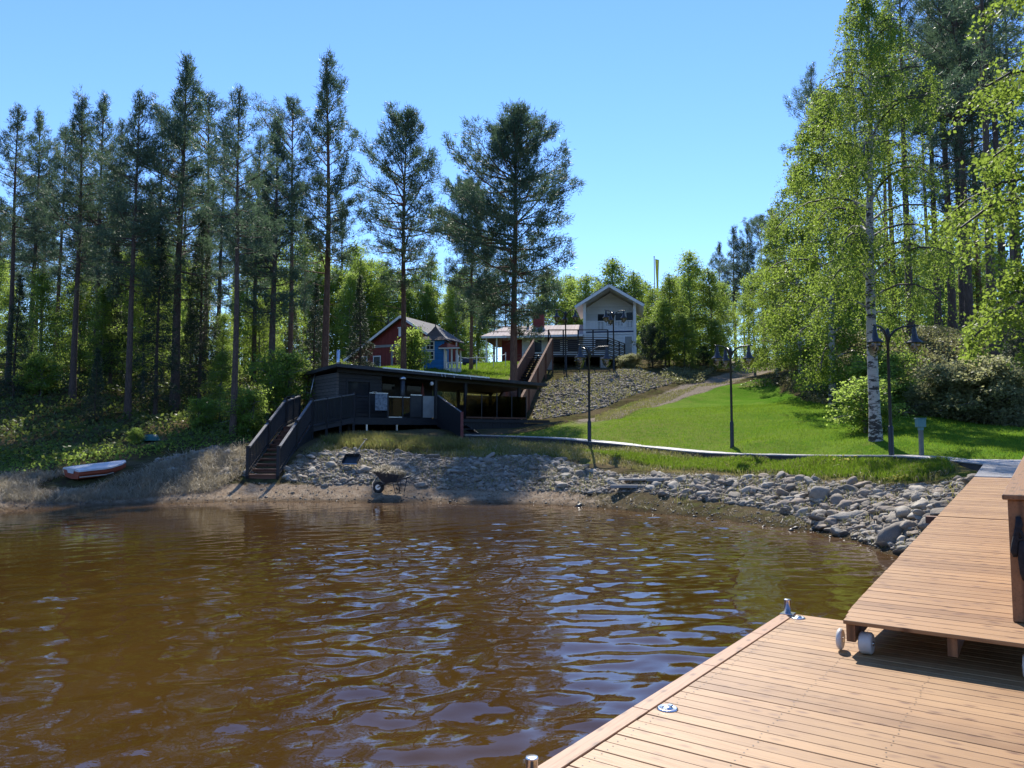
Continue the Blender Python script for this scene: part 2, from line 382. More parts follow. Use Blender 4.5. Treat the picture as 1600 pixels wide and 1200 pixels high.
class MB:
    def __init__(s): s.v = []; s.f = []; s.sm = []
    def add(s, vs, fs, smooth=False):
        o = len(s.v); s.v += [tuple(map(float, p)) for p in vs]
        s.f += [tuple(o + i for i in f) for f in fs]; s.sm += [smooth] * len(fs)
        return s
    def box(s, x0, x1, y0, y1, z0, z1):
        return s.add([(x0, y0, z0), (x1, y0, z0), (x1, y1, z0), (x0, y1, z0), (x0, y0, z1), (x1, y0, z1), (x1, y1, z1), (x0, y1, z1)],
              [(0, 3, 2, 1), (4, 5, 6, 7), (0, 1, 5, 4), (1, 2, 6, 5), (2, 3, 7, 6), (3, 0, 4, 7)])
    def beam(s, p0, p1, w, h, up=(0, 0, 1)):
        """box from p0 to p1, w across, h along up"""
        p0, p1 = Vector(p0), Vector(p1); d = (p1 - p0).normalized(); u = Vector(up)
        r = d.cross(u)
        if r.length < 1e-4: r = d.cross(Vector((1, 0, 0)))
        r.normalize(); u = r.cross(d).normalized()
        c = []
        for p in (p0, p1):
            for a, b in ((-1, -1), (1, -1), (1, 1), (-1, 1)): c.append(p + r * (a * w / 2) + u * (b * h / 2))
        return s.add(c, [(0, 1, 2, 3), (7, 6, 5, 4), (0, 4, 5, 1), (1, 5, 6, 2), (2, 6, 7, 3), (3, 7, 4, 0)])
    def tube(s, pts, rad, n=8, smooth=True, cap=True):
        pts = [Vector(p) for p in pts]
        rad = rad if hasattr(rad, '__len__') else [rad] * len(pts)
        vs, fs = [], []; prev = None
        for i, p in enumerate(pts):
            d = (pts[min(i + 1, len(pts) - 1)] - pts[max(i - 1, 0)]).normalized()
            a = prev if prev is not None else (Vector((1, 0, 0)) if abs(d.x) < 0.8 else Vector((0, 1, 0)))
            a = (a - d * a.dot(d)).normalized(); prev = a; b = d.cross(a)
            for k in range(n):
                t = 2 * math.pi * k / n
                vs.append(p + (a * math.cos(t) + b * math.sin(t)) * rad[i])
        for i in range(len(pts) - 1):
            for k in range(n):
                k2 = (k + 1) % n
                fs.append((i * n + k, i * n + k2, (i + 1) * n + k2, (i + 1) * n + k))
        s.add(vs, fs, smooth)
        if cap:
            o = len(s.v) - len(vs)
            s.f += [tuple(o + k for k in range(n - 1, -1, -1)), tuple(o + (len(pts) - 1) * n + k for k in range(n))]; s.sm += [False, False]
        return s
    def lathe(s, prof, n=16, c=(0, 0, 0), smooth=True):
        vs, fs = [], []
        for r, z in prof:
            for k in range(n):
                t = 2 * math.pi * k / n; vs.append((c[0] + r * math.cos(t), c[1] + r * math.sin(t), c[2] + z))
        for i in range(len(prof) - 1):
            for k in range(n):
                k2 = (k + 1) % n; fs.append((i * n + k, i * n + k2, (i + 1) * n + k2, (i + 1) * n + k))
        return s.add(vs, fs, smooth)
    def prism(s, poly, z0, z1):
        """poly (x, y) counter-clockwise; z0, z1 floats or lists"""
        n = len(poly)
        za = z0 if hasattr(z0, '__len__') else [z0] * n; zb = z1 if hasattr(z1, '__len__') else [z1] * n
        vs = [(p[0], p[1], za[i]) for i, p in enumerate(poly)] + [(p[0], p[1], zb[i]) for i, p in enumerate(poly)]
        fs = [tuple(range(n - 1, -1, -1)), tuple(range(n, 2 * n))]
        for i in range(n):
            j = (i + 1) % n; fs.append((i, j, n + j, n + i))
        return s.add(vs, fs)
    def slab(s, pts, t):
        """four or more 3D points (a plane, ccw from above) thickened downwards by t"""
        n = len(pts)
        vs = [tuple(p) for p in pts] + [(p[0], p[1], p[2] - t) for p in pts]
        fs = [tuple(range(n)), tuple(range(2 * n - 1, n - 1, -1))]
        for i in range(n):
            j = (i + 1) % n; fs.append((i, n + i, n + j, j))
        return s.add(vs, fs)
    def build(s, name, mat, parent=None, loc=(0, 0, 0), rz=0.0, bevel=0.0):
        me = bpy.data.meshes.new(name); me.from_pydata(s.v, [], s.f); me.update()
        me.polygons.foreach_set('use_smooth', np.array(s.sm, dtype=bool))
        me.materials.append(mat)
        o = link(name, me, parent, loc)
        if rz: o.rotation_euler = (0, 0, rz)
        if bevel:
            bm_ = o.modifiers.new('bevel', 'BEVEL'); bm_.width = bevel; bm_.segments = 1; bm_.limit_method = 'ANGLE'
        return o
# ---------------------------------------------------------------- terrain
SHORE_PX = [(-200, 812), (0, 797), (110, 791), (200, 788), (330, 784), (430, 783), (500, 783), (580, 784), (650, 785), (720, 786), (800, 787), (880, 790), (950, 795),
            (1050, 805), (1130, 813), (1200, 822), (1260, 831), (1300, 838), (1350, 850), (1390, 866)]
shore = [atz(px, py, 0.0)[:2] for px, py in SHORE_PX]
shore = [np.array([-60, 17.0]), np.array([-38, 18.5])] + shore + [np.array(p) for p in ((7.6, 12.7), (9.2, 11.6), (12, 10.4), (17, 9.0), (26, 7.5), (45, 6.0), (80, 5.0))]
ctrl = []
for i, p in enumerate(shore):
    ctrl.append((p[0], p[1], 0.0))
    q = np.array([0.0, -1.0]) if p[0] < 5 else np.array([-0.8, -0.6])
    ctrl.append((*(p + q * 1.5), -0.32)); ctrl.append((*(p + q * 5.0), -1.0))
PX = [  # (px, py, Y) seen points of the ground
    # right lawn and board walk line
    (1480, 713, 18.5), (1400, 712, 20), (1300, 711, 22), (1200, 711, 24), (1090, 706, 26.5), (1000, 697, 28.5), (860, 686, 31), (730, 682, 33),
    (1145, 697, 27), (922, 683, 30), (1365, 691, 23.5), (1600, 692, 23), (1000, 640, 40), (1200, 640, 36), (1450, 655, 30), (1600, 665, 28), (1330, 640, 34),
    (1200, 600, 47), (1100, 640, 38), (1100, 604, 50), (1180, 580, 60), (1150, 590, 54), (1250, 625, 39), (1000, 662, 34), (900, 668, 34), (1220, 665, 31),
    (1060, 620, 46), (980, 652, 38), (1230, 579, 60), (1130, 581, 60),
    # right mound
    (1350, 640, 34.5), (1480, 648, 31.5), (1600, 658, 29.5), (1230, 596, 46), (1260, 545, 44), (1350, 535, 42), (1450, 525, 41), (1600, 520, 40), (1400, 580, 37), (1550, 585, 35),
    (1300, 590, 40), (1250, 580, 44), (1700, 600, 32), (1800, 640, 28),
    # rock slope below the terrace and the terrace itself
    (850, 660, 38), (900, 655, 40), (960, 640, 42.5), (1050, 602, 50), (1000, 612, 48), (900, 612, 47), (960, 600, 50), (1020, 585, 54), (860, 590, 52), (930, 580, 55), (900, 570, 59), (980, 570, 60), (1040, 570, 60),
    (1000, 556, 70), (940, 558, 72), (860, 562, 74), (775, 572, 76), (700, 575, 74), (600, 574, 73), (880, 560, 66), (1080, 560, 72),
    # yard and slope behind the sauna
    (740, 580, 60), (680, 577, 55), (720, 584, 54), (780, 583, 56), (700, 592, 48), (740, 596, 47), (700, 622, 44.5), (760, 620, 46), (800, 628, 46),  (640, 580, 54), (580, 580, 55),
    (550, 600, 48), (480, 600, 48), (560, 640, 42), (640, 645, 43.5),
    # around the sauna
    (560, 674, 33), (640, 674, 33.5), (700, 676, 34), (600, 672, 36), (760, 671, 37.5), (822, 668, 39.2), (700, 672, 38.0), (650, 672, 37), (640, 672, 35.5), (590, 672, 38), (780, 670, 40.5), (500, 672, 34.5), (440, 668, 34), (500, 690, 30.5), (560, 690, 30.5), (650, 692, 30.5), (740, 698, 29.8),
    # stone bank
    (480, 715, 28), (600, 720, 28), (720, 722, 27.7), (800, 740, 26.3), (800, 705, 28.8), (600, 742, 26.8), (700, 748, 26.2), (480, 745, 26.5), (560, 768, 25.4), (700, 772, 25.2), (430, 757, 26.3), (400, 760, 26.2),
    (900, 715, 27.4), (900, 745, 25.2), (900, 770, 23.9), (1000, 760, 22.9), (1000, 735, 25.0), (1000, 712, 26.8), (1100, 775, 21.5), (1100, 745, 23.3), (1100, 722, 25.3),
    (1200, 795, 19.4), (1200, 762, 20.9), (1200, 738, 22.3), (1280, 780, 18.8), (1280, 745, 20.8), (1350, 805, 16.6), (1350, 772, 18), (1350, 745, 19.2), (1440, 790, 15), (1450, 762, 16.4), (1450, 738, 17.5), (1400, 835, 14.5),
    (1470, 800, 14.0), (1530, 745, 15.2),
    # left bank and wood
    (110, 745, 25), (200, 735, 25.5), (0, 750, 24.5), (250, 715, 27.5), (330, 715, 27.8), (380, 700, 29), (330, 755, 26), (240, 760, 25), (130, 722, 26.5), (0, 715, 27.2),
    (300, 680, 31), (390, 680, 31.5), (230, 690, 30), (100, 690, 29.5), (0, 690, 29.0), (-200, 700, 28), (20, 650, 33), (110, 605, 37), (60, 615, 37), (180, 630, 37), (250, 645, 36), (350, 660, 33.5), (420, 655, 35),
    (0, 640, 34), (-200, 620, 36), (100, 575, 45), (250, 600, 45), (400, 605, 46), (-150, 560, 45),
]
BW_PX = [(722, 679, 33.4), (790, 681, 32.4), (860, 684, 31.2), (960, 693, 28.8), (1090, 706, 26.3), (1200, 711.5, 23.8), (1300, 711.5, 21.8), (1400, 712, 20.0), (1468, 713, 18.9)]
_b = np.array([at(*p) for p in BW_PX])
for i in range(len(_b)):                                   # ground just under the board walk
    d_ = _b[min(i + 1, len(_b) - 1)] - _b[max(i - 1, 0)]; n_ = np.array([-d_[1], d_[0]]) / np.hypot(d_[0], d_[1])
    for o_, dz in ((-0.35, -0.24), (0.55, -0.10), (1.4, -0.05)): ctrl.append((_b[i, 0] + n_[0] * o_, _b[i, 1] + n_[1] * o_, _b[i, 2] + dz))
    if i < len(_b) - 1:
        c_ = (_b[i] + _b[i + 1]) / 2; ctrl.append((c_[0] + n_[0] * 0.4, c_[1] + n_[1] * 0.4, c_[2] - 0.12))
for px, py, Y in PX: ctrl.append(tuple(at(px, py, Y)))
ctrl += [(9.0, 15.2, 1.25), (11.5, 17.3, 1.18), (12.5, 18.6, 1.32), (14, 19.5, 1.5), (10.9, 18.2, 1.2), (14, 16, 1.2), (14, 13.5, 0.9), (20, 14, 1.3), (20, 20, 1.7), (30, 20, 2.2), (30, 30, 5), (45, 20, 3), (45, 40, 8),
         (-30, 60, 7), (-15, 60, 7.2), (-10, 68, 8.2), (-30, 90, 9), (0, 90, 9.4), (30, 60, 8), (30, 90, 9.5), (12, 85, 9.4), (60, 90, 10), (-60, 60, 7.5), (-60, 90, 9), (-60, 35, 4.2), (-45, 30, 3),
         (0, 150, 12), (-100, 150, 11), (100, 150, 12), (-150, 60, 7), (150, 60, 9), (-150, 25, 2.5), (150, 25, 3.5), (0, 250, 16), (-200, 250, 15), (200, 250, 16), (0, 5, -1.8), (-20, 5, -2.0), (-60, 5, -2), (3, 8, -1.2), (-10, 14, -1.6), (0, 13, -1.6), (4, 11, -0.9), (-25, 12, -1.6),
         (0, -30, -2.5), (-100, -10, -2.5), (30, -10, -2), (100, -20, -2), (0, -100, -3), (0, -125, 1), (-120, -125, 1), (120, -125, 1), (0, -170, 26), (-120, -170, 28), (120, -170, 24), (-300, -150, 26), (300, -150, 26)]  # far shore hill behind the camera: unseen, added to darken window reflections
ctrl = np.array(ctrl, float)
keep = []
for i in range(len(ctrl)):
    if all(np.hypot(*(ctrl[i, :2] - ctrl[j, :2])) > 0.35 for j in keep): keep.append(i)
ctrl = ctrl[keep]
def _k(d2): return np.sqrt(d2 + 0.6)
_A = _k(((ctrl[:, None, :2] - ctrl[None, :, :2]) ** 2).sum(-1)) - np.eye(len(ctrl)) * 0.03
_n = len(ctrl)
_B = np.zeros((_n + 1, _n + 1)); _B[:_n, :_n] = _A; _B[:_n, _n] = 1; _B[_n, :_n] = 1
_w = np.linalg.solve(_B, np.concatenate([ctrl[:, 2], [0]]))
def hgt(x, y):
    x = np.atleast_1d(np.asarray(x, float)); y = np.atleast_1d(np.asarray(y, float))
    out = np.empty(x.size); xf, yf = x.ravel(), y.ravel()
    for i in range(0, x.size, 20000):
        d2 = (xf[i:i + 20000, None] - ctrl[None, :, 0]) ** 2 + (yf[i:i + 20000, None] - ctrl[None, :, 1]) ** 2
        out[i:i + 20000] = _k(d2) @ _w[:_n] + _w[_n]
    out += 0.05 * np.sin(xf * 1.3 + 0.7 * np.sin(yf * 0.9)) * np.sin(yf * 1.1 + 1.0) * np.clip((out - 0.3) / 1.0, 0, 1)
    return out.reshape(x.shape)
def gz(x, y): return float(hgt(x, y)[0])
def gp(px, py, y0=9.0, y1=130.0):
    """where a sight line meets the ground"""
    d = ray(px, py)
    Y = np.geomspace(y0, y1, 1400)
    P = np.array([0, 0, EYE])[None] + d[None] * (Y / d[1])[:, None]
    below = P[:, 2] < hgt(P[:, 0], P[:, 1])
    k = int(np.argmax(below)) if below.any() else len(Y) - 1
    return P[k]
def axis_grid(lo, a, b, hi, step, growth=1.18):
    mid = list(np.arange(a, b + 1e-6, step)); s = step; p = b
    right = []
    while p < hi: s *= growth; p += s; right.append(min(p, hi))
    s = step; p = a; left = []
    while p > lo: s *= growth; p -= s; left.append(max(p, lo))
    return np.array(left[::-1] + mid + right)
def inside(poly, x, y):
    poly = np.asarray(poly, float); res = np.zeros(np.shape(x), bool); j = len(poly) - 1
    for i in range(len(poly)):
        xi, yi = poly[i, :2]; xj, yj = poly[j, :2]
        c = ((yi > y) != (yj > y)) & (x < (xj - xi) * (y - yi) / (yj - yi + 1e-12) + xi)
        res ^= c; j = i
    return res
def seg_dist(line, x, y):
    d = np.full(np.shape(x), 1e9)
    line = np.asarray(line, float)
    for a, b in zip(line[:-1, :2], line[1:, :2]):
        ab = b - a; t = np.clip(((x - a[0]) * ab[0] + (y - a[1]) * ab[1]) / (ab @ ab + 1e-12), 0, 1)
        d = np.minimum(d, np.hypot(x - a[0] - t * ab[0], y - a[1] - t * ab[1]))
    return d
def poly_of(pts): return [gp(*p)[:2] for p in pts]

bw_line = [at(*p)[:2] for p in BW_PX]
LAWN = poly_of([(735, 678), (850, 672), (905, 655), (960, 640), (1060, 606), (1120, 604), (1190, 590), (1215, 600), (1240, 622), (1330, 640), (1400, 648), (1480, 653), (1600, 668)]) + \
       [np.array(p) for p in ((24, 26), (30, 24), (30, 17), (18, 16.5), (12.5, 17.0))] + [np.array(p) for p in bw_line[::-1]]
YARD = poly_of([(690, 581), (720, 574), (760, 572), (800, 572), (800, 596), (770, 600), (740, 600), (690, 600)])
YARD2 = [np.array(p) for p in ((-7, 52), (-12, 62), (-8, 72), (0, 74), (1, 56), (-1, 50))]
PATH = [gp(*p)[:2] for p in ((905, 664), (950, 651), (1000, 637), (1045, 622), (1090, 606), (1130, 596), (1165, 586), (1190, 580))] + [np.array([20.0, 64]), np.array([22.0, 75])]
BANK = poly_of([(440, 750), (450, 730), (470, 712), (540, 702), (620, 706), (700, 716), (800, 712), (850, 712), (900, 725), (960, 742), (1040, 742), (1120, 742), (1230, 745), (1330, 752), (1400, 757), (1470, 757), (1530, 750)]) + \
       [np.array((8.9, 13.2)), np.array((7.9, 12.6)), np.array((6.9, 13.0))] + poly_of([(1380, 858), (1340, 843), (1280, 825), (1240, 806), (1180, 792), (1080, 780), (980, 770), (880, 768), (800, 768), (700, 765), (600, 757), (500, 760)])
UPROCK = poly_of([(835, 640), (850, 600), (900, 583), (960, 582), (985, 570), (1010, 580), (1055, 598), (1010, 612), (960, 630), (910, 646), (850, 655), (830, 655)])
BERM = poly_of([(470, 712), (500, 690), (560, 680), (640, 684), (735, 690)]) + [np.array(p) for p in bw_line[1:]] + \
       poly_of([(1500, 735), (1460, 752), (1400, 755), (1330, 750), (1230, 743), (1120, 740), (1000, 735), (900, 720), (850, 710), (700, 714), (620, 704), (540, 700)])

xs = axis_grid(-400, -24, 24, 400, 0.22)
ys = axis_grid(-200, 11, 62, 500, 0.22)
GX, GY = np.meshgrid(xs, ys)
GZ = hgt(GX, GY)
ny, nx = GX.shape
idx = np.arange(ny * nx).reshape(ny, nx)
Fq = np.stack([idx[:-1, :-1], idx[:-1, 1:], idx[1:, 1:], idx[1:, :-1]], -1).reshape(-1, 4)
me = np_mesh('ground', np.stack([GX, GY, GZ], -1), Fq, smooth=True)
wob = 0.35 * np.sin(GX * 2.1 + 1.3 * np.sin(GY * 1.7)) + 0.25 * np.sin(GY * 2.9 + GX)
lawn = (inside(LAWN, GX + wob * 0.3, GY + wob * 0.3) | inside(YARD, GX, GY) | inside(YARD2, GX, GY)).astype(float)
sand = np.clip((0.62 - GZ) / 0.35, 0, 1) * np.clip((5 - GX) / 5, 0.12, 1)
pd = seg_dist(PATH, GX, GY)
pw = 0.75 + 0.08 * np.clip(GY - 46, 0, 20)
gravel = np.maximum(np.clip((pw + 0.45 - pd) / 0.7, 0, 1) * np.clip((GY - 34) / 4, 0, 1), (inside(BANK, GX, GY) | inside(UPROCK, GX, GY)).astype(float) * 0.85)
berm = ((inside(BERM, GX, GY) | ((GX > 9.3) & (GX < 16) & (GY > 14.6) & (GY < 20))) & ~inside(LAWN, GX, GY)).astype(float)
lawn = lawn * (1 - np.clip(gravel, 0, 1))
def blur(a_):
    for _ in range(3):
        a_ = (np.roll(a_, 1, 0) + a_ * 2 + np.roll(a_, -1, 0)) / 4; a_ = (np.roll(a_, 1, 1) + a_ * 2 + np.roll(a_, -1, 1)) / 4
    return a_
lawn, gravel, berm = blur(lawn), blur(gravel), blur(berm)
col = np.stack([lawn, sand, gravel, berm], -1).reshape(-1, 4).astype(np.float32)
ca = me.attributes.new('zone', 'FLOAT_COLOR', 'POINT'); ca.data.foreach_set('color', col.ravel())

m, nt, nd, lk, b = newmat('ground cover')
v = coords(nt)
a = nd.new("ShaderNodeAttribute"); a.attribute_name = 'zone'
sp = nd.new("ShaderNodeSeparateColor"); lk.new(a.outputs['Color'], sp.inputs[0])
nA = noise(nt, v, 0.55, 6, 0.6); nB = noise(nt, v, 4.0, 6, 0.65); nC = noise(nt, v, 24.0, 4, 0.7); nD = noise(nt, v, 0.14, 3, 0.5)
def soft(w): return ramp(nt, mth(nt, 'ADD', w, mth(nt, 'MULTIPLY', mth(nt, 'SUBTRACT', nB, 0.5), 0.9)), 0.35, 0.65)
forest = mixc(nt, ramp(nt, nB, 0.35, 0.65), (0.055, 0.042, 0.025), (0.085, 0.085, 0.032))
forest = mixc(nt, mth(nt, 'MULTIPLY', ramp(nt, nA, 0.45, 0.6), 0.7), forest, (0.13, 0.10, 0.06))
bermc = mixc(nt, ramp(nt, nA, 0.4, 0.62), (0.10, 0.13, 0.025), (0.26, 0.20, 0.09))
bermc = mixc(nt, mth(nt, 'MULTIPLY', ramp(nt, nC, 0.4, 0.7), 0.6), bermc, (0.10, 0.08, 0.035))
lawnc = mixc(nt, ramp(nt, nA, 0.35, 0.65), (0.080, 0.175, 0.016), (0.125, 0.21, 0.028))
lawnc = mixc(nt, mth(nt, 'MULTIPLY', ramp(nt, nC, 0.42, 0.72), 0.55), lawnc, (0.055, 0.12, 0.012))
nE = noise(nt, v, 1.4, 4, 0.65)
lawnc = mixc(nt, mth(nt, 'MULTIPLY', ramp(nt, nE, 0.52, 0.72), 0.6), lawnc, (0.15, 0.18, 0.04))
lawnc = mixc(nt, mth(nt, 'MULTIPLY', ramp(nt, nE, 0.44, 0.28), 0.5), lawnc, (0.05, 0.125, 0.012))
# worn, yellower turf towards the path
px_ = nd.new("ShaderNodeSeparateXYZ"); lk.new(v, px_.inputs[0])
worn = mth(nt, 'MULTIPLY', ramp(nt, px_.outputs[0], 14.0, 4.0), ramp(nt, nB, 0.3, 0.62))
lawnc = mixc(nt, mth(nt, 'MULTIPLY', worn, 0.75), lawnc, (0.19, 0.19, 0.06))
sandc = mixc(nt, ramp(nt, nB, 0.35, 0.65), (0.24, 0.175, 0.115), (0.35, 0.275, 0.195))
sandc = mixc(nt, mth(nt, 'MULTIPLY', ramp(nt, nC, 0.48, 0.66), 0.7), sandc, (0.12, 0.085, 0.055))
gravc = mixc(nt, ramp(nt, nC, 0.35, 0.65), (0.13, 0.105, 0.08), (0.31, 0.265, 0.21))
c = mixc(nt, soft(a.outputs['Alpha']), forest, bermc)
c = mixc(nt, soft(sp.outputs[0]), c, lawnc)
c = mixc(nt, soft(sp.outputs[2]), c, gravc)
c = mixc(nt, soft(sp.outputs[1]), c, sandc)
wetg = ramp(nt, mth(nt, 'ADD', px_.outputs[2], mth(nt, 'MULTIPLY', nB, 0.12)), 0.20, 0.07)
c = mixc(nt, mth(nt, 'MULTIPLY', wetg, 0.7), c, (0.06, 0.042, 0.026))
lk.new(c, b.inputs['Base Color']); b.inputs['Roughness'].default_value = 1.0; b.inputs['Specular IOR Level'].default_value = 0.0
bump(nt, mth(nt, 'ADD', mth(nt, 'MULTIPLY', nB, 0.6), nC), 0.8, 0.06, b)
me.materials.append(m)
ground = tag(link('ground', me), kind='structure')

# ---------------------------------------------------------------- lake: a real rippled surface
wx = axis_grid(-500, -20, 11, 500, 0.06, 1.25); wy = axis_grid(-500, 2.5, 26, 30, 0.05, 1.25)
WX, WY = np.meshgrid(wx, wy)
WZ = np.zeros_like(WX)
wr = np.random.default_rng(5)
patch = 0.62 + 0.38 * np.sin(WX * 0.33 + 0.8 * np.sin(WY * 0.21 + 1)) * np.sin(WY * 0.41 + 0.6 * np.sin(WX * 0.27))
east = np.clip((WX + 7.5) / 7.5, 0, 1)
amp_mod = (0.26 + 1.2 * east) * patch * np.clip(1.25 - WY / 34.0, 0.3, 1)
for k in range(96):
    lam = 0.17 * (1.0 / 0.17) ** wr.random()
    th = wr.normal(math.pi / 2 + 0.5, 0.65)
    kk = 2 * math.pi / lam
    slope = 0.0150 * (lam / 0.6) ** 0.05
    q = kk * (WX * math.cos(th) + WY * math.sin(th)) + wr.random() * 6.28 + 0.6 * np.sin(WX * wr.uniform(0.2, 0.7) + wr.random() * 6) + 0.6 * np.sin(WY * wr.uniform(0.2, 0.7))
    WZ += slope / kk * np.sin(q)
fade = np.clip(1 - (np.abs(WX + 3) - 17) / 6, 0, 1) * np.clip(1 - (2.0 - WY) / 2, 0, 1)
WZ = WZ * amp_mod * fade
ny, nx = WX.shape
idx = np.arange(ny * nx).reshape(ny, nx)
Fq = np.stack([idx[:-1, :-1], idx[:-1, 1:], idx[1:, 1:], idx[1:, :-1]], -1).reshape(-1, 4)
me = np_mesh('lake_water', np.stack([WX, WY, WZ], -1), Fq, smooth=True)
dep = np.full(WX.size, 3.0, np.float32); nr = ((np.abs(WX) < 40) & (WY > 2) & (WY < 30)).ravel(); dep[nr] = -hgt(WX.ravel()[nr], WY.ravel()[nr])
me.attributes.new('depth', 'FLOAT', 'POINT').data.foreach_set('value', np.clip(dep, 0, 3).astype(np.float32))
m, nt, nd, lk, b = newmat('brown lake water')
v = coords(nt)
n1 = noise(nt, v, 0.35, 4, 0.6)
c = mixc(nt, ramp(nt, n1, 0.35, 0.65), (0.043, 0.0212, 0.0036), (0.056, 0.0293, 0.0058))
dpt = nd.new("ShaderNodeAttribute"); dpt.attribute_name = 'depth'
c = mixc(nt, mth(nt, 'MULTIPLY', ramp(nt, dpt.outputs['Fac'], 0.55, 0.02), 0.8), c, (0.09, 0.052, 0.024))
lk.new(c, b.inputs['Base Color']); b.inputs['Roughness'].default_value = 0.008
b.inputs['IOR'].default_value = 1.42; b.inputs['Specular IOR Level'].default_value = 0.55
rp = noise(nt, coords(nt, (1.0, 1.6, 1)), 5.5, 3, 0.55)
bump(nt, rp, 0.05, 0.03, b)
me.materials.append(m)
tag(link('lake_water', me), kind='structure')
# ---------------------------------------------------------------- floating pontoon (foreground)
DZ = 0.5
PC = atz(1226, 957, DZ); PB = atz(840, 1200, DZ)
HD = -math.atan2(PC[0] - PB[0], PC[1] - PB[1])
pontoon = thing('pontoon', 'wide floating deck of pale brown boards in front with steel mooring fittings', 'pontoon', (PC[0], PC[1], 0), HD)
mb = MB(); y = -0.01; k = 0
while y > -10.4:
    w = 0.1165; j = random.uniform(-0.0012, 0.0012)
    mb.box(0.105, 4.6 + random.uniform(-0.004, 0.004), y - w, y, DZ - 0.028 + j, DZ + j); y -= 0.1215
mb.build('deck_boards', M['deck'], pontoon, bevel=0.003)
mb = MB(); y = -0.01
while y > -6.0:
    for x in (0.17, 0.75, 1.33, 1.91, 2.49, 3.07, 3.65):
        for o_ in (-0.03, -0.088):
            a_, b_ = x + random.uniform(-.012, .012), y + o_ + random.uniform(-.006, .006)
            mb.add([(a_ + 0.0048 * math.cos(t), b_ + 0.0048 * math.sin(t), DZ + 0.0022) for t in (0, 1.05, 2.1, 3.14, 4.19, 5.24)], [(0, 1, 2, 3, 4, 5)])
    y -= 0.1215
tag(mb.build('screws', M['iron'], pontoon), kind='stuff')
mb = MB(); y = 0.0
for seg in (0.9, 1.05, 1.05, 2.1, 2.1, 3.3):
    mb.box(-0.005, 0.1, y - seg + 0.004, y, DZ - 0.03, DZ + 0.006); y -= seg
mb.build('edge_trim', M['trim'], pontoon, bevel=0.003)
mb = MB().box(0.02, 4.58, -10.4, -0.03, 0.28, DZ - 0.032); mb.build('frame', M['rail'], pontoon)
mb = MB()
for yy in (-1.0, -3.4, -5.8, -8.4): mb.box(0.15, 4.4, yy - 1.0, yy, -0.25, 0.275)
mb.build('floats', M['greypost'], pontoon, bevel=0.03)

def bollard(loc, label, z0=0.0, h=0.13, plate=True):
    t = thing('mooring_bollard', label, 'bollard', loc, 0, 'steel fittings on the pontoon')
    mb = MB(); mb.lathe([(0.0, z0), (0.028, z0), (0.028, h - 0.012), (0.031, h - 0.01), (0.031, h - 0.002), (0.027, h), (0.0, h)], 20); mb.build('post', M['steel'], t)
    mb = MB()
    if plate: mb.box(-0.055, 0.055, -0.055, 0.055, 0.001, 0.008)
    else: mb.box(-0.04, 0.11, -0.03, 0.03, -0.14, -0.12)
    mb.build('base_plate', M['steel'], t, rz=HD, bevel=0.002)
    return t
cr, srn = math.cos(HD), math.sin(HD)
def pl(x, y, z=DZ): return (PC[0] + x * cr - y * srn, PC[1] + x * srn + y * cr, z)
bollard(pl(0.045, -0.06, DZ + 0.006), 'short steel post at the far corner of the pontoon deck')
bollard(tuple(atz(831, 1182, DZ + 0.11)[:2]) + (DZ,), 'steel pile head beside the pontoon edge at the bottom of the picture', -1.2, 0.11, False)
for px, py, lb in ((1247, 966, 'flush steel deck fitting next to the short corner post'), (1043, 1108, 'round steel deck fitting alone near the pontoon edge')):
    p = atz(px, py, DZ)
    t = thing('deck_fitting', lb, 'cleat', (p[0], p[1], DZ + 0.002), HD, 'steel fittings on the pontoon')
    MB().lathe([(0.0, 0), (0.062, 0), (0.062, 0.003), (0.054, 0.009), (0.046, 0.006), (0.0, 0.005)], 24).build('rim', M['steel'], t)
    MB().lathe([(0.034, 0.005), (0.03, 0.011), (0.018, 0.016), (0.0, 0.018)], 20).box(-0.012, 0.012, -0.05, 0.05, 0.006, 0.014).build('dome', M['steel'], t)

# ---------------------------------------------------------------- gangway up to the shore
G0 = Vector(atz(1311, 968, 0.75)); E1 = Vector(atz(1522, 745, 1.35))
gl = math.hypot(E1.x - G0.x, E1.y - G0.y); tilt = math.atan2(E1.z - G0.z, gl); GH = math.atan2(-(E1.x - G0.x), E1.y - G0.y)
RN = Vector((-math.sin(GH), math.cos(GH), 0)); RN = Vector((RN.x, RN.y, math.tan(tilt))).normalized()
RXV = Vector((math.cos(GH), math.sin(GH), 0)); RUP = RXV.cross(RN)
def on_deck(px, py):
    d = Vector(ray(px, py)); o = Vector((0, 0, EYE)); t = (G0 - o).dot(RUP) / d.dot(RUP); p = o + d * t - G0
    return p.dot(RXV), p.dot(RN)
RPX, RPY = on_deck(1583, 972)
def onramp(name, label, cat, y0):
    t = thing(name, label, cat, G0, GH); t.rotation_euler = (tilt, 0, GH)
    return t
GW = 1.46; SEAM = 5.25
gang = onramp('gangway', 'sloping board gangway resting on white rollers on the pontoon, with a brown railing', 'gangway', 0)
def boards(y0, y1, x0, x1):
    mb = MB(); y = y0
    while y < y1 - 0.05:
        w = min(0.117, y1 - y); j = random.uniform(-0.0012, 0.0012)
        cut = max(0.0, 0.03 - (y - y0) * 0.1) if y0 < 1 else 0.0
        mb.box(x0 + cut + random.uniform(-.003, .003), x1, y, y + w, -0.028 + j, j); y += 0.1215
    return mb
boards(0, SEAM, 0, GW).build('deck_boards', M['gang'], gang, bevel=0.003)
mb = MB()
for x in (0.07, 0.72, GW - 0.09): mb.box(x - 0.03, x + 0.03, 0.03, SEAM - 0.02, -0.16, -0.031)
mb.build('stringers', M['rail'], gang)
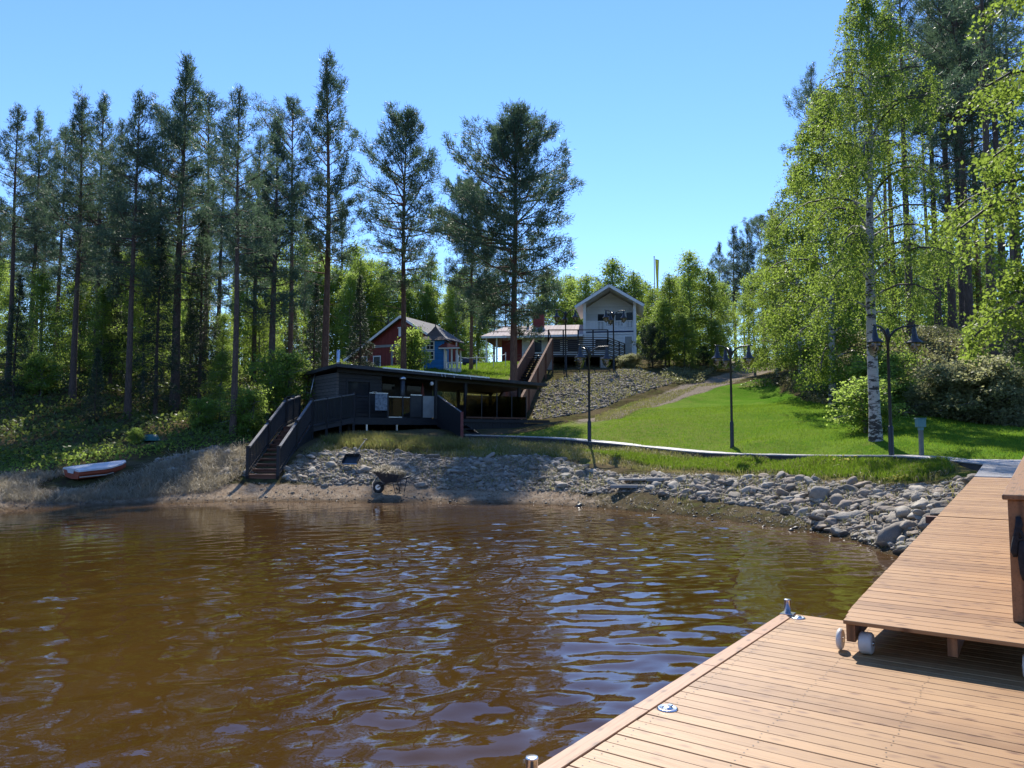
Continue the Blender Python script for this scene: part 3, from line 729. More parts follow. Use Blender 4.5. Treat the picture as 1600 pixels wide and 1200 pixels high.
for x, w in ((-0.02, 0.036), (0.16, 0.09), (1.16, 0.09)):
    r = MB(); R_ = 0.078
    r.tube([(x - w / 2, 0.10, -0.172), (x - w / 2 + 0.012, 0.10, -0.172), (x + w / 2 - 0.012, 0.10, -0.172), (x + w / 2, 0.10, -0.172)], [R_ * 0.86, R_, R_, R_ * 0.86], 24)
    wo = r.build('roller', M['nylon'], gang)
    MB().tube([(x - w / 2 - 0.006, 0.10, -0.172), (x + w / 2 + 0.006, 0.10, -0.172)], 0.018, 10).build('hub', M['steel'], wo)
ra = MB().box(RPX, RPX + 0.14, RPY, RPY + 0.14, 0.002, 0.865).build('railing_post', M['rail'], gang, bevel=0.004)
MB().box(RPX, RPX + 0.14, SEAM - 0.2, SEAM - 0.06, 0.002, 0.865).build('railing_post', M['rail'], gang, bevel=0.004)
mb = MB()
for i in range(6): mb.box(RPX + 0.045, RPX + 0.085, RPY + 0.145, SEAM - 0.205, 0.06 + i * 0.135, 0.185 + i * 0.135)
mb.build('railing_boards', M['rail'], gang, bevel=0.003)
MB().box(RPX - 0.03, RPX + 0.185, RPY - 0.04, SEAM - 0.04, 0.868, 0.905).build('railing_cap', M['rail'], gang, bevel=0.006)
rope = MB()
rope.tube([(RPX + 0.060, RPY - 0.015, 0.75), (RPX + 0.065, RPY - 0.032, 0.70), (RPX + 0.050, RPY - 0.035, 0.64), (RPX + 0.035, RPY - 0.035, 0.56), (RPX + 0.028, RPY - 0.032, 0.51), (RPX + 0.033, RPY - 0.030, 0.47)], [0.016, 0.024, 0.02, 0.022, 0.024, 0.014], 10)
rope.tube([(RPX + 0.070, RPY - 0.020, 0.60), (RPX + 0.075, RPY - 0.036, 0.56), (RPX + 0.073, RPY - 0.038, 0.46), (RPX + 0.078, RPY - 0.036, 0.36), (RPX + 0.081, RPY - 0.030, 0.31)], [0.014, 0.022, 0.025, 0.023, 0.012], 10)
rope.tube([(RPX + 0.045, RPY - 0.030, 0.66), (RPX + 0.075, RPY - 0.045, 0.645), (RPX + 0.085, RPY - 0.030, 0.60), (RPX + 0.050, RPY - 0.040, 0.59), (RPX + 0.035, RPY - 0.030, 0.62)], 0.013, 8)
rp = rope.build('mooring_rope', M['rope'])
rp.location = G0; rp.rotation_euler = (tilt, 0, GH)
tag(rp, 'black rope knotted and hanging on the gangway railing post', 'rope')
jet = onramp('jetty', 'fixed board jetty between the gangway and the grey shore platform', 'jetty', SEAM)
boards(SEAM + 0.035, gl + 0.05, 0, GW).build('deck_boards', M['gang'], jet, bevel=0.003)
mb = MB()
for x in (0.07, 0.72, GW - 0.09): mb.box(x - 0.03, x + 0.03, SEAM + 0.05, gl, -0.19, -0.031)
mb.build('stringers', M['rail'], jet)
for yy, xo in ((6.45, -0.30), (7.75, -0.16), (8.45, -0.12)):
    MB().box(xo, GW + 0.2, yy, yy + 0.10, -0.10 - 0.195, -0.195).build('cross_beam', M['tread'], jet, bevel=0.004)
    for x in (0.2, GW - 0.2):
        MB().box(x - 0.05, x + 0.05, yy + 0.105, yy + 0.205, -1.5, -0.195).build('support_post', M['rail'], jet)

# ---------------------------------------------------------------- grey platform and board walk on the shore
T_ = atz(1478, 718, 1.5); I_ = atz(1538, 726, 1.48)
plat = thing('shore_platform', 'weathered grey board platform where jetty and boardwalk meet', 'platform', (E1.x, E1.y, 1.36), GH)
def toloc(p):
    d = Vector((p[0] - E1.x, p[1] - E1.y, 0)); c, s_ = math.cos(-GH), math.sin(-GH)
    return (d.x * c - d.y * s_, d.x * s_ + d.y * c)
tl, il = toloc(T_), toloc(I_)
outline = [(0, 0.06), (GW + 0.3, 0.06), (GW + 1.2, il[1]), (GW + 1.2, tl[1] + 0.9), (tl[0] + 0.5, tl[1] + 0.9), tl, il]
mb = MB(); y = 0.06; ol = np.array(outline)
while y < tl[1] + 0.9:
    ym = y + 0.06; X = []
    for i in range(len(outline)):
        a_, b_ = outline[i], outline[(i + 1) % len(outline)]
        if (a_[1] > ym) != (b_[1] > ym): X.append(a_[0] + (ym - a_[1]) * (b_[0] - a_[0]) / (b_[1] - a_[1]))
    X.sort()
    zz = min(0.14, y * 0.055)
    for q in range(0, len(X) - 1, 2): mb.box(X[q], X[q + 1], y, y + 0.114, zz - 0.03, zz)
    y += 0.12
mb.build('deck_boards', M['greyboard'], plat, bevel=0.003)
mb = MB()
mb.beam((il[0] + 0.04, il[1], 0.02), (tl[0] + 0.04, tl[1], 0.02), 0.04, 0.16); mb.beam((0.04, 0.1, -0.12), (il[0] + 0.04, il[1] - 0.05, 0.0), 0.04, 0.16)
mb.build('side_beam', M['darkside'], plat)
for x, y in ((0.3, 0.8), (GW, 0.8), (GW, 3.5), (tl[0] + 0.4, tl[1] + 0.3)):
    MB().box(x - 0.05, x + 0.05, y - 0.05, y + 0.05, -0.9, -0.02).build('support_post', M['darkside'], plat)

bw = thing('boardwalk', 'long low grey boardwalk with dark side planks curving along the lawn edge', 'boardwalk', (bw_line[4][0], bw_line[4][1], 1.4))
BWZ = [at(*p)[2] for p in BW_PX]
BWZ[-1] = 1.50
BWZ = [max(z, max(gz(p[0], p[1]), gz(p[0] + 0.3, p[1] + 1.0)) + 0.045) for p, z in zip(bw_line, BWZ)]
o_ = Vector((bw_line[4][0], bw_line[4][1], 1.4))
pts = [Vector((p[0], p[1], z)) - o_ for p, z in zip(bw_line, BWZ)]
fine_ = []
for i in range(len(pts) - 1):
    p0 = pts[max(i - 1, 0)]; p1 = pts[i]; p2 = pts[i + 1]; p3 = pts[min(i + 2, len(pts) - 1)]
    n_ = max(2, int((p2 - p1).length / 0.143))
    for k in range(n_):
        t = k / n_; fine_.append(0.5 * ((2 * p1) + (p2 - p0) * t + (2 * p0 - 5 * p1 + 4 * p2 - p3) * t * t + (3 * p1 - p0 - 3 * p2 + p3) * t ** 3))
fine_.append(pts[-1])
mb = MB(); fs_ = MB(); left = []
for i in range(len(fine_)):
    d = (fine_[min(i + 1, len(fine_) - 1)] - fine_[max(i - 1, 0)]); d.z = 0; d.normalize()
    n_ = Vector((-d.y, d.x, 0)); left.append((fine_[i], n_, d))
for i in range(len(left) - 1):
    p, n_, d = left[i]; q, n2, d2 = left[i + 1]
    e = d * 0.007; W_ = 1.05; j = Vector((0, 0, random.uniform(-.003, .003)))
    mb.slab([p + j, q - e + j, q - e + n2 * W_ + j, p + n_ * W_ + j], 0.03)
mb.build('deck_boards', M['greyboard'], bw)
for side in (0.03, 1.02):
    f = MB()
    for i in range(0, len(left) - 1, 6):
        p, n_, d = left[i]; q, n2, d2 = left[min(i + 6, len(left) - 1)]
        dz = Vector((0, 0, -0.13))
        f.beam(p + n_ * side + dz, q + n2 * side + dz, 0.045, 0.19)
    f.build('side_plank', M['darkside'], bw)
# ---------------------------------------------------------------- black sauna building on posts
SA = math.atan2(0.57, 0.82); SC, SS = math.cos(SA), math.sin(SA)
SX, SY, SZ = -7.8, 34.0, 2.25
def sl(x, y, z=0.0): return (SX + x * SC - y * SS, SY + x * SS + y * SC, z)
def s_at(px, yo):
    """distance along the front at which a sight line crosses the plane y = yo"""
    r = (px - 800) / 1200.0
    return (r * (SY + yo * SC) - (SX - yo * SS)) / (SC - r * SS)
sau = thing('sauna_cabin', 'low black timber sauna with a flat overhanging roof and open covered terrace', 'sauna', (SX, SY, SZ), SA)
DK = 2.87 - SZ
RX = 11.0
def roofz(x, y): return 5.22 - SZ - 0.038 * x - 0.035 * max(y, 0)
CAB, CD = 2.2, 4.2
# walls: side wall of greyed boards, front wall of black logs, recess back wall
MB().box(0, 0.12, 0, CD, DK, roofz(0, CD) - 0.2).build('side_wall', M['greylog'], sau)
wx0, wx1, wz0, wz1 = s_at(543, 0) , s_at(577, 0), 3.9 - SZ, 4.5 - SZ
mb = MB()
mb.box(0.12, wx0, 0, 0.12, DK, 5.05 - SZ); mb.box(wx1, CAB, 0, 0.12, DK, 5.05 - SZ)
mb.box(wx0, wx1, 0, 0.12, DK, wz0); mb.box(wx0, wx1, 0, 0.12, wz1, 5.05 - SZ)
mb.build('front_wall', M['blacklog'], sau)
MB().box(CAB - 0.12, CAB, 0.125, 1.9, DK, 4.95 - SZ).build('porch_side_wall', M['blacklog'], sau)
MB().box(CAB, 5.9, 1.9, 2.02, DK, 4.9 - SZ).build('porch_back_wall', M['blacklog'], sau)
MB().box(5.78, 5.9, 2.03, CD, DK, 4.85 - SZ).build('end_wall', M['blacklog'], sau)
MB().box(0.12, 5.78, CD - 0.12, CD, DK, 4.8 - SZ).build('rear_wall', M['blacklog'], sau)
win = MB().box(wx0 - 0.08, wx0, -0.03, 0.10, wz0 - 0.08, wz1 + 0.08).box(wx1, wx1 + 0.08, -0.03, 0.10, wz0 - 0.08, wz1 + 0.08).box(wx0, wx1, -0.03, 0.10, wz1, wz1 + 0.08).box(wx0, wx1, -0.03, 0.10, wz0 - 0.08, wz0).build('window', M['black'], sau)
MB().box(wx0, wx1, 0.05, 0.07, wz0, wz1).build('pane', M['window'], win)
d0 = s_at(612, 1.9)
dr = MB().box(3.0, 3.85, 1.84, 1.897, DK, DK + 1.95).build('door', M['black'], sau); MB().box(3.1, 3.75, 1.825, 1.838, DK + 0.35, DK + 1.8).build('pane', M['window'], dr)
w2 = MB().box(4.35, 5.45, 1.85, 1.897, DK + 0.7, DK + 1.85).build('window', M['black'], sau); MB().box(4.42, 5.38, 1.83, 1.848, DK + 0.77, DK + 1.78).build('pane', M['window'], w2)
# roof slab
x0, x1, y0, y1 = -0.25, RX + 0.3, -0.65, 5.3
MB().slab([(x0, y0, roofz(x0, y0)), (x1, y0, roofz(x1, y0)), (x1, y1, roofz(x1, y1)), (x0, y1, roofz(x0, y1))], 0.15).build('roof', M['roofdark'], sau)
mb = MB(); sx_ = s_at(597, -0.66)
mb.beam((sx_, y0 - 0.014, roofz(sx_, y0) + 0.0), (s_at(765, -.66), y0 - 0.014, roofz(s_at(765, -.66), y0) + 0.0), 0.022, 0.06)
mb.build('drip_edge', M['metalstrip'], sau)
mb = MB()
for yy in (-0.1, CD - 0.1): mb.beam((0.0 if yy < 0 else 5.9, yy, roofz(0, 0) - 0.235), (RX, yy, roofz(RX, 0) - 0.235 - (0.1 if yy > 0 else 0)), 0.10, 0.16)
mb.build('roof_beam', M['black'], sau)
for px, yy in ((680, -0.1), (727, -0.1), (811, -0.1), (716, 4.0), (766, 4.0)):
    s_ = s_at(px, yy); MB().box(s_ - 0.075, s_ + 0.075, yy - 0.075, yy + 0.075, DK, roofz(s_, 0) - 0.31).build('post', M['black'], sau, bevel=0.008)
# deck and its supports
DF = -1.0
MB().box(0.0, RX + 0.15, DF, CD + 0.6, DK - 0.05, DK).build('deck', M['black'], sau)
MB().box(0.0, 5.15, DF - 0.03, DF, DK - 0.30, DK - 0.01).box(5.15, RX + 0.15, DF - 0.03, DF, DK - 0.16, DK - 0.01).build('deck_fascia', M['black'], sau)
gaps = MB()
for i in range(int((RX - 5.9) / 0.16)):
    gaps.box(5.9 + i * 0.16, 6.045 + i * 0.16, DF + 0.02, DF + 0.045, -0.35, DK - 0.17)
gaps.build('skirt_boards', M['black'], sau)
for px, yy, mt in ((573, -0.95, 'metalstrip'), (620, -0.95, 'metalstrip'), (545, -0.3, 'black'), (600, 0.5, 'black'), (650, 0.3, 'black'), (663, 0.3, 'black'), (672, 1.0, 'black'), (686, 0.8, 'black'), (640, 2.5, 'black'), (570, 2.0, 'black')):
    s_ = s_at(px, yy); r_ = 0.035 if mt == 'metalstrip' else 0.07
    p = sl(s_, yy); MB().box(s_ - r_, s_ + r_, yy - r_, yy + r_, gz(p[0], p[1]) - SZ - 0.3, DK - 0.06).build('support_post', M[mt], sau)
# railing of mixed panels along the deck edge
RY = DF + 0.05
for px in (553, 577, 606, 629, 641, 659.5, 679):
    s_ = s_at(px, RY); MB().box(s_ - 0.03, s_ + 0.03, RY - 0.03, RY + 0.03, DK, DK + 1.05).build('rail_post', M['black'], sau)
def panel(pa, pb, za, zb, mt, lab, dy=0.0):
    a_, b_ = s_at(pa, RY), s_at(pb, RY)
    o = MB().box(a_ + 0.035, b_ - 0.035, RY - 0.015 + dy, RY + 0.015 + dy, DK + za, DK + zb).build('rail_panel', M[mt], sau); o['label'] = lab
panel(585, 606, 0.33, 1.08, 'frost', 'mottled bluish frosted rail panel'); panel(606, 629, 0.08, 0.92, 'clear', 'clear glass rail panel'); panel(629, 641, 0.08, 0.92, 'clear', 'clear glass rail panel')
panel(641, 659.5, 0.06, 1.05, 'blackplastic', 'dark rail panel'); panel(659.5, 679, 0.04, 1.04, 'palepanel', 'pale rail panel')
for pa, pb, zz in ((606, 641, 0.95), (641, 659, 1.07), (606, 629, 0.04), (577, 606, 1.1)):
    MB().beam((s_at(pa, RY), RY, DK + zz), (s_at(pb, RY), RY, DK + zz), 0.045, 0.035).build('rail_bar', M['metalstrip'], sau)
# tinted wind panes round the covered terrace
a_, b_ = s_at(728, RY), s_at(822, RY)
for i in range(4):
    q0, q1 = a_ + (b_ - a_) * i / 4, a_ + (b_ - a_) * (i + 1) / 4
    MB().box(q0 + 0.02, q1 - 0.02, RY - 0.008, RY + 0.008, DK + 0.12, DK + 1.15).build('wind_pane', M['olivepane'], sau)
    MB().box(q1 - 0.02, q1 + 0.02, RY - 0.02, RY + 0.02, DK, DK + (1.2 if i != 1 else 1.3)).build('pane_post', M['darkside'], sau)
MB().beam((a_, RY, DK + 0.08), (b_, RY, DK + 0.08), 0.05, 0.07).build('rail_bar', M['tread'], sau)
MB().box(8.9, 10.6, CD - 0.5, CD + 0.1, DK, DK + 0.45).box(8.9, 10.6, CD + 0.02, CD + 0.1, DK + 0.45, DK + 0.9).build('bench', M['black'], sau)
# flue pipes
fx = s_at(527, 1.4); MB().lathe([(0.085, roofz(fx, 0) - 0.1), (0.085, roofz(fx, 0) + 0.28), (0.088, roofz(fx, 0) + 0.29), (0.085, roofz(fx, 0) + 0.3), (0.085, roofz(fx, 0) + 0.86), (0.0, roofz(fx, 0) + 0.86)], 18, (fx, 1.4, 0)).build('flue', M['steel'], sau)
fx = s_at(548, 2.4); mb = MB().lathe([(0.13, roofz(fx, 2) - 0.1), (0.13, roofz(fx, 2) + 0.30), (0.0, roofz(fx, 2) + 0.30)], 16, (fx, 2.4, 0)); vp = mb.build('vent_pipe', M['ironcap'], sau)
MB().lathe([(0.17, roofz(fx, 2) + 0.30), (0.17, roofz(fx, 2) + 0.38), (0.0, roofz(fx, 2) + 0.44)], 16, (fx, 2.4, 0)).build('vent_cap', M['metalstrip'], vp)
# lamp, hooks
lx = s_at(676, -0.2); lo_ = MB().lathe([(0.0, -0.1), (0.07, -0.07), (0.09, 0.0), (0.07, 0.07), (0.0, 0.1)], 14, (lx - 0.08, -0.25, 4.55 - SZ)).build('wall_lamp', M['white'], sau)
for px in (690, 695, 709, 735):
    s_ = s_at(px, -0.7); mb = MB(); mb.tube([(s_, -0.69, roofz(s_, 0) - 0.05), (s_, -0.72, roofz(s_, 0) - 0.14), (s_ + 0.04, -0.72, roofz(s_, 0) - 0.19)], 0.012, 6)
    mb.build('hook', M['metalstrip'], sau)
hx = s_at(595, 0.2); MB().lathe([(0.0, 0), (0.05, 0.0), (0.03, 0.3), (0.0, 0.3)], 10, (hx, 0.2, 4.45 - SZ)).build('hanging_lamp', M['metalstrip'], sau)
# things standing at the sauna
p = sl(s_at(629, -0.6), -0.6, 2.87)
ph = thing('patio_heater', 'slim dark heater pole with a pale cap on the sauna deck', 'patio heater', p)
MB().lathe([(0.16, 0), (0.16, 0.04), (0.05, 0.08), (0.05, 0.5), (0.11, 0.52), (0.11, 1.72), (0.05, 1.76), (0.0, 1.76)], 14).build('pole', M['ironcap'], ph)
MB().lathe([(0.0, 1.76), (0.16, 1.78), (0.15, 1.86), (0.06, 1.92), (0.0, 1.92)], 16).build('cap', M['metalstrip'], ph)
p0 = sl(-0.25, 3.2, 2.9); p1 = sl(-0.03, 2.55, 5.0)
ro = MB().tube([Vector(p0) - Vector(p0), Vector(p1) - Vector(p0)], 0.025, 8).build('pole', M['metalstrip'], None, p0)
tag(ro, 'thin pale pole leaning against the grey side wall of the sauna', 'pole')
p = sl(s_at(660, 0.9), 0.9, 2.87)
um = thing('folded_parasol', 'closed dark red parasol standing on the sauna deck', 'parasol', p)
MB().tube([(0, 0, 0), (0, 0, 1.85)], 0.018, 8).build('pole', M['ironcap'], um); MB().lathe([(0.11, 0.75), (0.13, 0.85), (0.05, 1.6), (0.02, 1.78), (0.0, 1.78)], 10).build('canopy', M['redpost'], um)
p = sl(s_at(585, RY), RY, 2.87 + 1.1)
dn = thing('enamel_bowl', 'small white bowl on the corner post of the sauna railing', 'bowl', p)
MB().lathe([(0.0, 0.0), (0.05, 0.0), (0.11, 0.05), (0.12, 0.055), (0.10, 0.045), (0.0, 0.015)], 16).build('bowl', M['white'], dn)
p = sl(s_at(736, 1.2), 1.2, 2.87)
bq = thing('charcoal_grill', 'black kettle grill on the open sauna terrace', 'grill', p, SA)
MB().lathe([(0.0, 0.62), (0.2, 0.66), (0.29, 0.8), (0.29, 0.86), (0.25, 1.0), (0.1, 1.08), (0.0, 1.09)], 18).build('kettle', M['iron'], bq)
for k in range(3):
    t = k * 2.1; MB().tube([(0.12 * math.cos(t), 0.12 * math.sin(t), 0.7), (0.3 * math.cos(t), 0.3 * math.sin(t), 0)], 0.014, 6).build('leg', M['iron'], bq)

# side stair from the deck down to the board walk
ax, ay = s_at(683, RY), RY
t0 = Vector(sl(ax, DF - 0.02, 2.87)); b0 = Vector((at(722, 676, 33.4)[0], 33.4, gz(at(722, 676, 33.4)[0], 33.4)))
sst = thing('side_stair', 'black boarded side stair with a red brown newel post below the sauna terrace', 'stairs', b0)
tl_ = t0 - b0; wdt = Vector((SC, SS, 0)) * 1.1
mb = MB(); up1 = Vector((0, 0, 1))
q = [Vector((0, 0, -0.15)), tl_ + Vector((0, 0, -0.35)), tl_ + up1 * 1.05, up1 * 1.05]
nrm = (q[1] - q[0]).cross(up1).normalized() * 0.03
for o_ in (Vector((0, 0, 0)),):
    vs = [v_ + o_ - nrm for v_ in q] + [v_ + o_ + nrm for v_ in q]
    MB().add(vs, [(0, 1, 2, 3), (7, 6, 5, 4), (0, 4, 5, 1), (1, 5, 6, 2), (2, 6, 7, 3), (3, 7, 4, 0)]).build('side_panel', M['black'], sst)
    MB().beam(o_ + up1 * 1.08, o_ + tl_ + up1 * 1.08, 0.08, 0.035).build('handrail', M['handrail'], sst)
MB().box(-0.06, 0.06, -0.06, 0.06, -0.3, 1.13).build('newel_post', M['redpost'], sst, loc=(-0.0, -0.08, 0))
MB().beam(wdt + up1 * -0.05, wdt + tl_ - up1 * 0.15, 0.05, 0.24).build('stringer', M['black'], sst)
n_ = 4
for i in range(n_):
    c_ = tl_ * ((i + 0.5) / n_); c_.z = tl_.z * (i + 1) / (n_ + 0.5)
    MB().beam(c_ + wdt * 0.05, c_ + wdt * 0.95, 0.26, 0.04).build('tread', M['black'], sst)

# ---------------------------------------------------------------- front stairs to the beach with the ramped landing
f0 = np.array([-8.62, 26.7]); gz0 = gz(*f0)
st = thing('beach_stairs', 'dark wooden stairs with picket railings leading down to the sand', 'stairs', (f0[0], f0[1], gz0))
NS = 11; run, top = 4.3, 2.45 - gz0; SW = 1.06
for i in range(NS):
    z = top * (i + 1) / NS; y = run * i / NS
    MB().box(-SW / 2 + 0.04, SW / 2 - 0.04, y - 0.04, y + run / NS - 0.02, z - 0.045, z).build('tread', M['tread'], st, bevel=0.005)
for i in range(NS):
    z = top * (i + 1) / NS; y = run * i / NS
    MB().box(-SW / 2 + 0.05, SW / 2 - 0.05, y + 0.01, y + 0.03, z - top / NS - 0.0, z - 0.047).build('riser', M['tread'], st)
sl_ = Vector((0, run, top)).normalized()
for sx in (-1, 1):
    x = sx * SW / 2
    MB().beam((x, -0.05, -0.02), (x, run, top - 0.06), 0.05, 0.26, (0, 0, 1)).build('stringer', M['black'], st)
    for yy in (0.0, run * 0.5, run):
        zb = top * yy / run
        MB().box(x - 0.05, x + 0.05, yy - 0.05, yy + 0.05, zb - (0.35 if yy < .1 else 0.5), zb + 1.12).build('post', M['black'], st)
        MB().box(x - 0.065, x + 0.065, yy - 0.065, yy + 0.065, zb + 1.12, zb + 1.15).build('post_cap', M['black'], st)
    MB().beam((x, 0.0, 1.05), (x, run, top + 1.05), 0.10, 0.045).build('handrail', M['handrail'], st)
    MB().beam((x, 0.0, 0.26), (x, run, top + 0.26), 0.045, 0.07).build('lower_rail', M['black'], st)
    mb = MB(); ny_ = 26
    for k in range(ny_):
        yy = 0.1 + (run - 0.2) * k / (ny_ - 1); zb = top * yy / run
        mb.box(x - 0.018, x + 0.018, yy - 0.022, yy + 0.022, zb + 0.28, zb + 1.03)
    mb.build('pickets', M['black'], st)
    if sx == 1:
        mb = MB()
        for k in range(24):
            yy = run * 0.45 + (run * 0.55) * k / 23; zb = top * yy / run
            p = gz(f0[0] + x, f0[1] + yy) - gz0
            if zb - 0.2 > p: mb.box(x - 0.02, x + 0.02, yy - 0.045, yy + 0.045, max(p - 0.1, zb - 1.2), zb - 0.15)
        mb.build('skirt_boards', M['black'], st)
# ramped landing between the stair head and the deck
l0 = Vector((f0[0] + SW / 2, f0[1] + run, 2.45)); l1 = Vector(sl(s_at(553, DF), DF, 2.85))
lb = Vector((f0[0] - SW / 2, f0[1] + run, 2.45)); l2 = Vector(sl(-1.3, 0.3, 2.85)); l3 = Vector(sl(-1.3, 2.6, 2.85))
rl = thing('landing_ramp', 'black boarded walkway with picket railings between stair head and sauna deck', 'walkway', (l0.x, l0.y, gz(l0.x, l0.y)))
O = Vector(rl.location)
dkp = [lb - O, l0 - O, l1 - O, Vector(sl(-0.02, DF, 2.85)) - O, Vector(sl(-0.02, 2.6, 2.85)) - O, l3 - O]
mb = MB(); mb.slab([lb - O, l0 - O, Vector(sl(-0.02, DF - 0.02, 2.85)) - O, Vector(sl(-1.3, 1.0, 2.80)) - O], 0.06)
mb.slab([Vector(sl(-1.3, 1.0, 2.80)) - O, Vector(sl(-0.02, DF - 0.02, 2.85)) - O, Vector(sl(-0.02, 2.6, 2.85)) - O, l3 - O], 0.06)
mb.slab([l0 - O, l1 - O, Vector(sl(s_at(553, DF), DF - 0.02, 2.85)) - O, Vector(sl(-0.02, DF - 0.02, 2.84)) - O], 0.06)
mb.build('deck', M['black'], rl)
def fence_run(a, b, solid, parent, posts=2):
    a, b = Vector(a) - O, Vector(b) - O
    MB().beam(a + up1 * 1.03, b + up1 * 1.03, 0.10, 0.045).build('handrail', M['handrail'], parent)
    MB().beam(a - up1 * 0.10, b - up1 * 0.10, 0.05, 0.22).build('edge_beam', M['darkside'], parent)
    MB().beam(a + up1 * 0.12, b + up1 * 0.12, 0.045, 0.07).build('lower_rail', M['black'], parent)
    L_ = (b - a).length; n = max(3, int(L_ / (0.1 if solid else 0.125))); mb = MB(); d = (b - a).normalized()
    for k in range(n):
        c_ = a.lerp(b, (k + 0.5) / n); hw = 0.04 if solid else 0.022
        mb.beam(c_ + up1 * 0.14, c_ + up1 * 1.01, 0.03, hw * 2, d)
    mb.build('pickets', M['black'], parent)
    for k in range(posts + 1):
        c_ = a.lerp(b, k / posts); g_ = gz(c_.x + O.x, c_.y + O.y) - O.z
        MB().box(-0.05, 0.05, -0.05, 0.05, g_ - 0.25 - c_.z, 1.1).build('post', M['black'], parent, loc=c_)
fence_run(l0 + Vector((0.0, 0.12, 0)), l1, True, rl, 3)
fence_run(lb + Vector((-0.0, 0.12, 0)), Vector(sl(-1.3, 1.0, 2.80)), False, rl, 2)
fence_run(Vector(sl(-1.3, 1.12, 2.80)), l3, False, rl, 2)
# ---------------------------------------------------------------- board stairs up the slope to the house terrace
q0 = at(772, 640, 41.0); q1 = at(833, 556, 55.5)
za, zb = gz(q0[0], 41.0) + 0.15, 8.05
ba = Vector((q0[0], 41.0, za)); bb = Vector((q1[0] + 0.1, 55.5, zb))
sh = thing('hill_stairs', 'long straight stair between solid brown board parapets climbing to the house terrace', 'stairs', ba)
dv = bb - ba; wv = Vector((dv.y, -dv.x, 0)).normalized()
W2 = 1.25
for off, nm in ((0.0, 'l'), (W2, 'r')):
    o_ = wv * off
    nb = 8
    for i in range(nb):
        a_, c_ = o_ + dv * (i / nb), o_ + dv * ((i + 1) / nb - 0.004)
        e = wv * 0.025
        vs = [a_ - e - up1 * 0.45, c_ - e - up1 * 0.45, c_ - e + up1 * 0.98, a_ - e + up1 * 0.98]; vs += [v_ + e * 2 for v_ in vs]
        MB().add(vs, [(3, 2, 1, 0), (4, 5, 6, 7), (0, 1, 5, 4), (1, 2, 6, 5), (2, 3, 7, 6), (3, 0, 4, 7)]).build('parapet_panel', M['brownpanel'], sh)
    MB().beam(o_ + up1 * 1.02, o_ + dv + up1 * 1.02, 0.14, 0.05).build('coping', M['browntrim'], sh)
    for i in range(0, nb + 1, 2):
        c_ = o_ + dv * (i / nb) - wv * (0.075 if off == 0 else -0.075); g_ = gz(c_.x + ba.x, c_.y + ba.y) - ba.z
        MB().box(-0.05, 0.05, -0.05, 0.05, min(g_ - 0.2 - c_.z, -0.3), 0.98).build('post', M['tread'], sh, loc=c_)
NT = 26
for i in range(NT):
    c_ = dv * ((i + 0.5) / NT) + Vector((0, 0, -0.03))
    MB().beam(c_ + wv * 0.03, c_ + wv * (W2 - 0.03), 0.36, 0.05).build('tread', M['black'], sh)
mb = MB(); mb.beam(wv * 0.3 - up1 * 0.28, wv * 0.3 + dv - up1 * 0.28, 0.06, 0.25); sh_s = mb.build('stringer', M['black'], sh)
MB().beam(wv * 0.95 - up1 * 0.28, wv * 0.95 + dv - up1 * 0.28, 0.06, 0.25).build('stringer', M['black'], sh)
lp = dv + Vector((-1.5, 0.1, 0))

# ---------------------------------------------------------------- terrace in front of the house
TA = at(857, 553, 57.0); TB = at(950, 554, 57.0); TC = at(976, 556, 61.0)
tz = 8.08
te = thing('house_terrace', 'raised dark deck with woven slat railing on concrete piers before the house', 'terrace', (TA[0], TA[1], 6.9))
O = Vector((TA[0], TA[1], 6.9)); P_ = lambda p, z: Vector((p[0], p[1], z)) - O
back0, back1 = np.array([TA[0] + 0.6, 62.5]), np.array([TC[0] - 0.3, 64.5])
MB().slab([P_(TA, tz), P_(TB, tz), P_(TC, tz), P_(back1, tz), P_(back0, tz)], 0.16).build('deck', M['black'], te)
for a_, b_, nps in ((TA, TB, 4), (TB, TC, 3), (TA, back0, 2)):
    a3, b3 = P_(a_, tz), P_(b_, tz)
    d = (b3 - a3); n_ = Vector((-d.y, d.x, 0)).normalized()
    for i in range(nps):
        p0, p1 = a3.lerp(b3, i / nps), a3.lerp(b3, (i + 1) / nps)
        mb = MB()
        for k in range(8):
            zz = 0.12 + k * 0.145; off = 0.03 if (i + k) % 2 else -0.03
            mb.beam(p0 + up1 * zz + n_ * off, p1 + up1 * zz + n_ * off, 0.02, 0.085)
        mb.build('slat_panel', M['darkside'], te)
    for i in range(nps + 1):
        c_ = a3.lerp(b3, i / nps)
        MB().box(-0.05, 0.05, -0.05, 0.05, 0.0, 1.85 if (a_ is TA and b_ is TB) else 1.3).build('post', M['black'], te, loc=c_ + n_ * 0.0)
    MB().beam(a3 + up1 * 1.30, b3 + up1 * 1.30, 0.11, 0.04).build('handrail', M['black'], te)
MB().beam(P_(TA, tz + 1.87), P_(TB, tz + 1.87), 0.07, 0.07).build('frame_bar', M['black'], te)
MB().beam(P_(TA, tz + 1.87), P_(back0, tz + 1.55), 0.07, 0.07).build('frame_bar', M['black'], te)
for t, mt, w in ((0.02, 'concrete', 0.24), (0.93, 'concrete', 0.26), (0.30, 'black', 0.07), (0.62, 'black', 0.07)):
    c_ = P_(TA, tz - 0.17).lerp(P_(TB, tz - 0.17), t); c_.y += 0.25; g_ = gz(c_.x + O.x, c_.y + O.y) - O.z
    MB().box(-w, w, -w, w, g_ - 0.4 - c_.z, 0).build('pier', M[mt], te, loc=c_)
c_ = P_(TC, tz - 0.17); MB().box(-0.2, 0.2, -0.2, 0.2, -1.6, 0).build('pier', M['concrete'], te, loc=c_ + Vector((-0.5, -0.6, 0)))

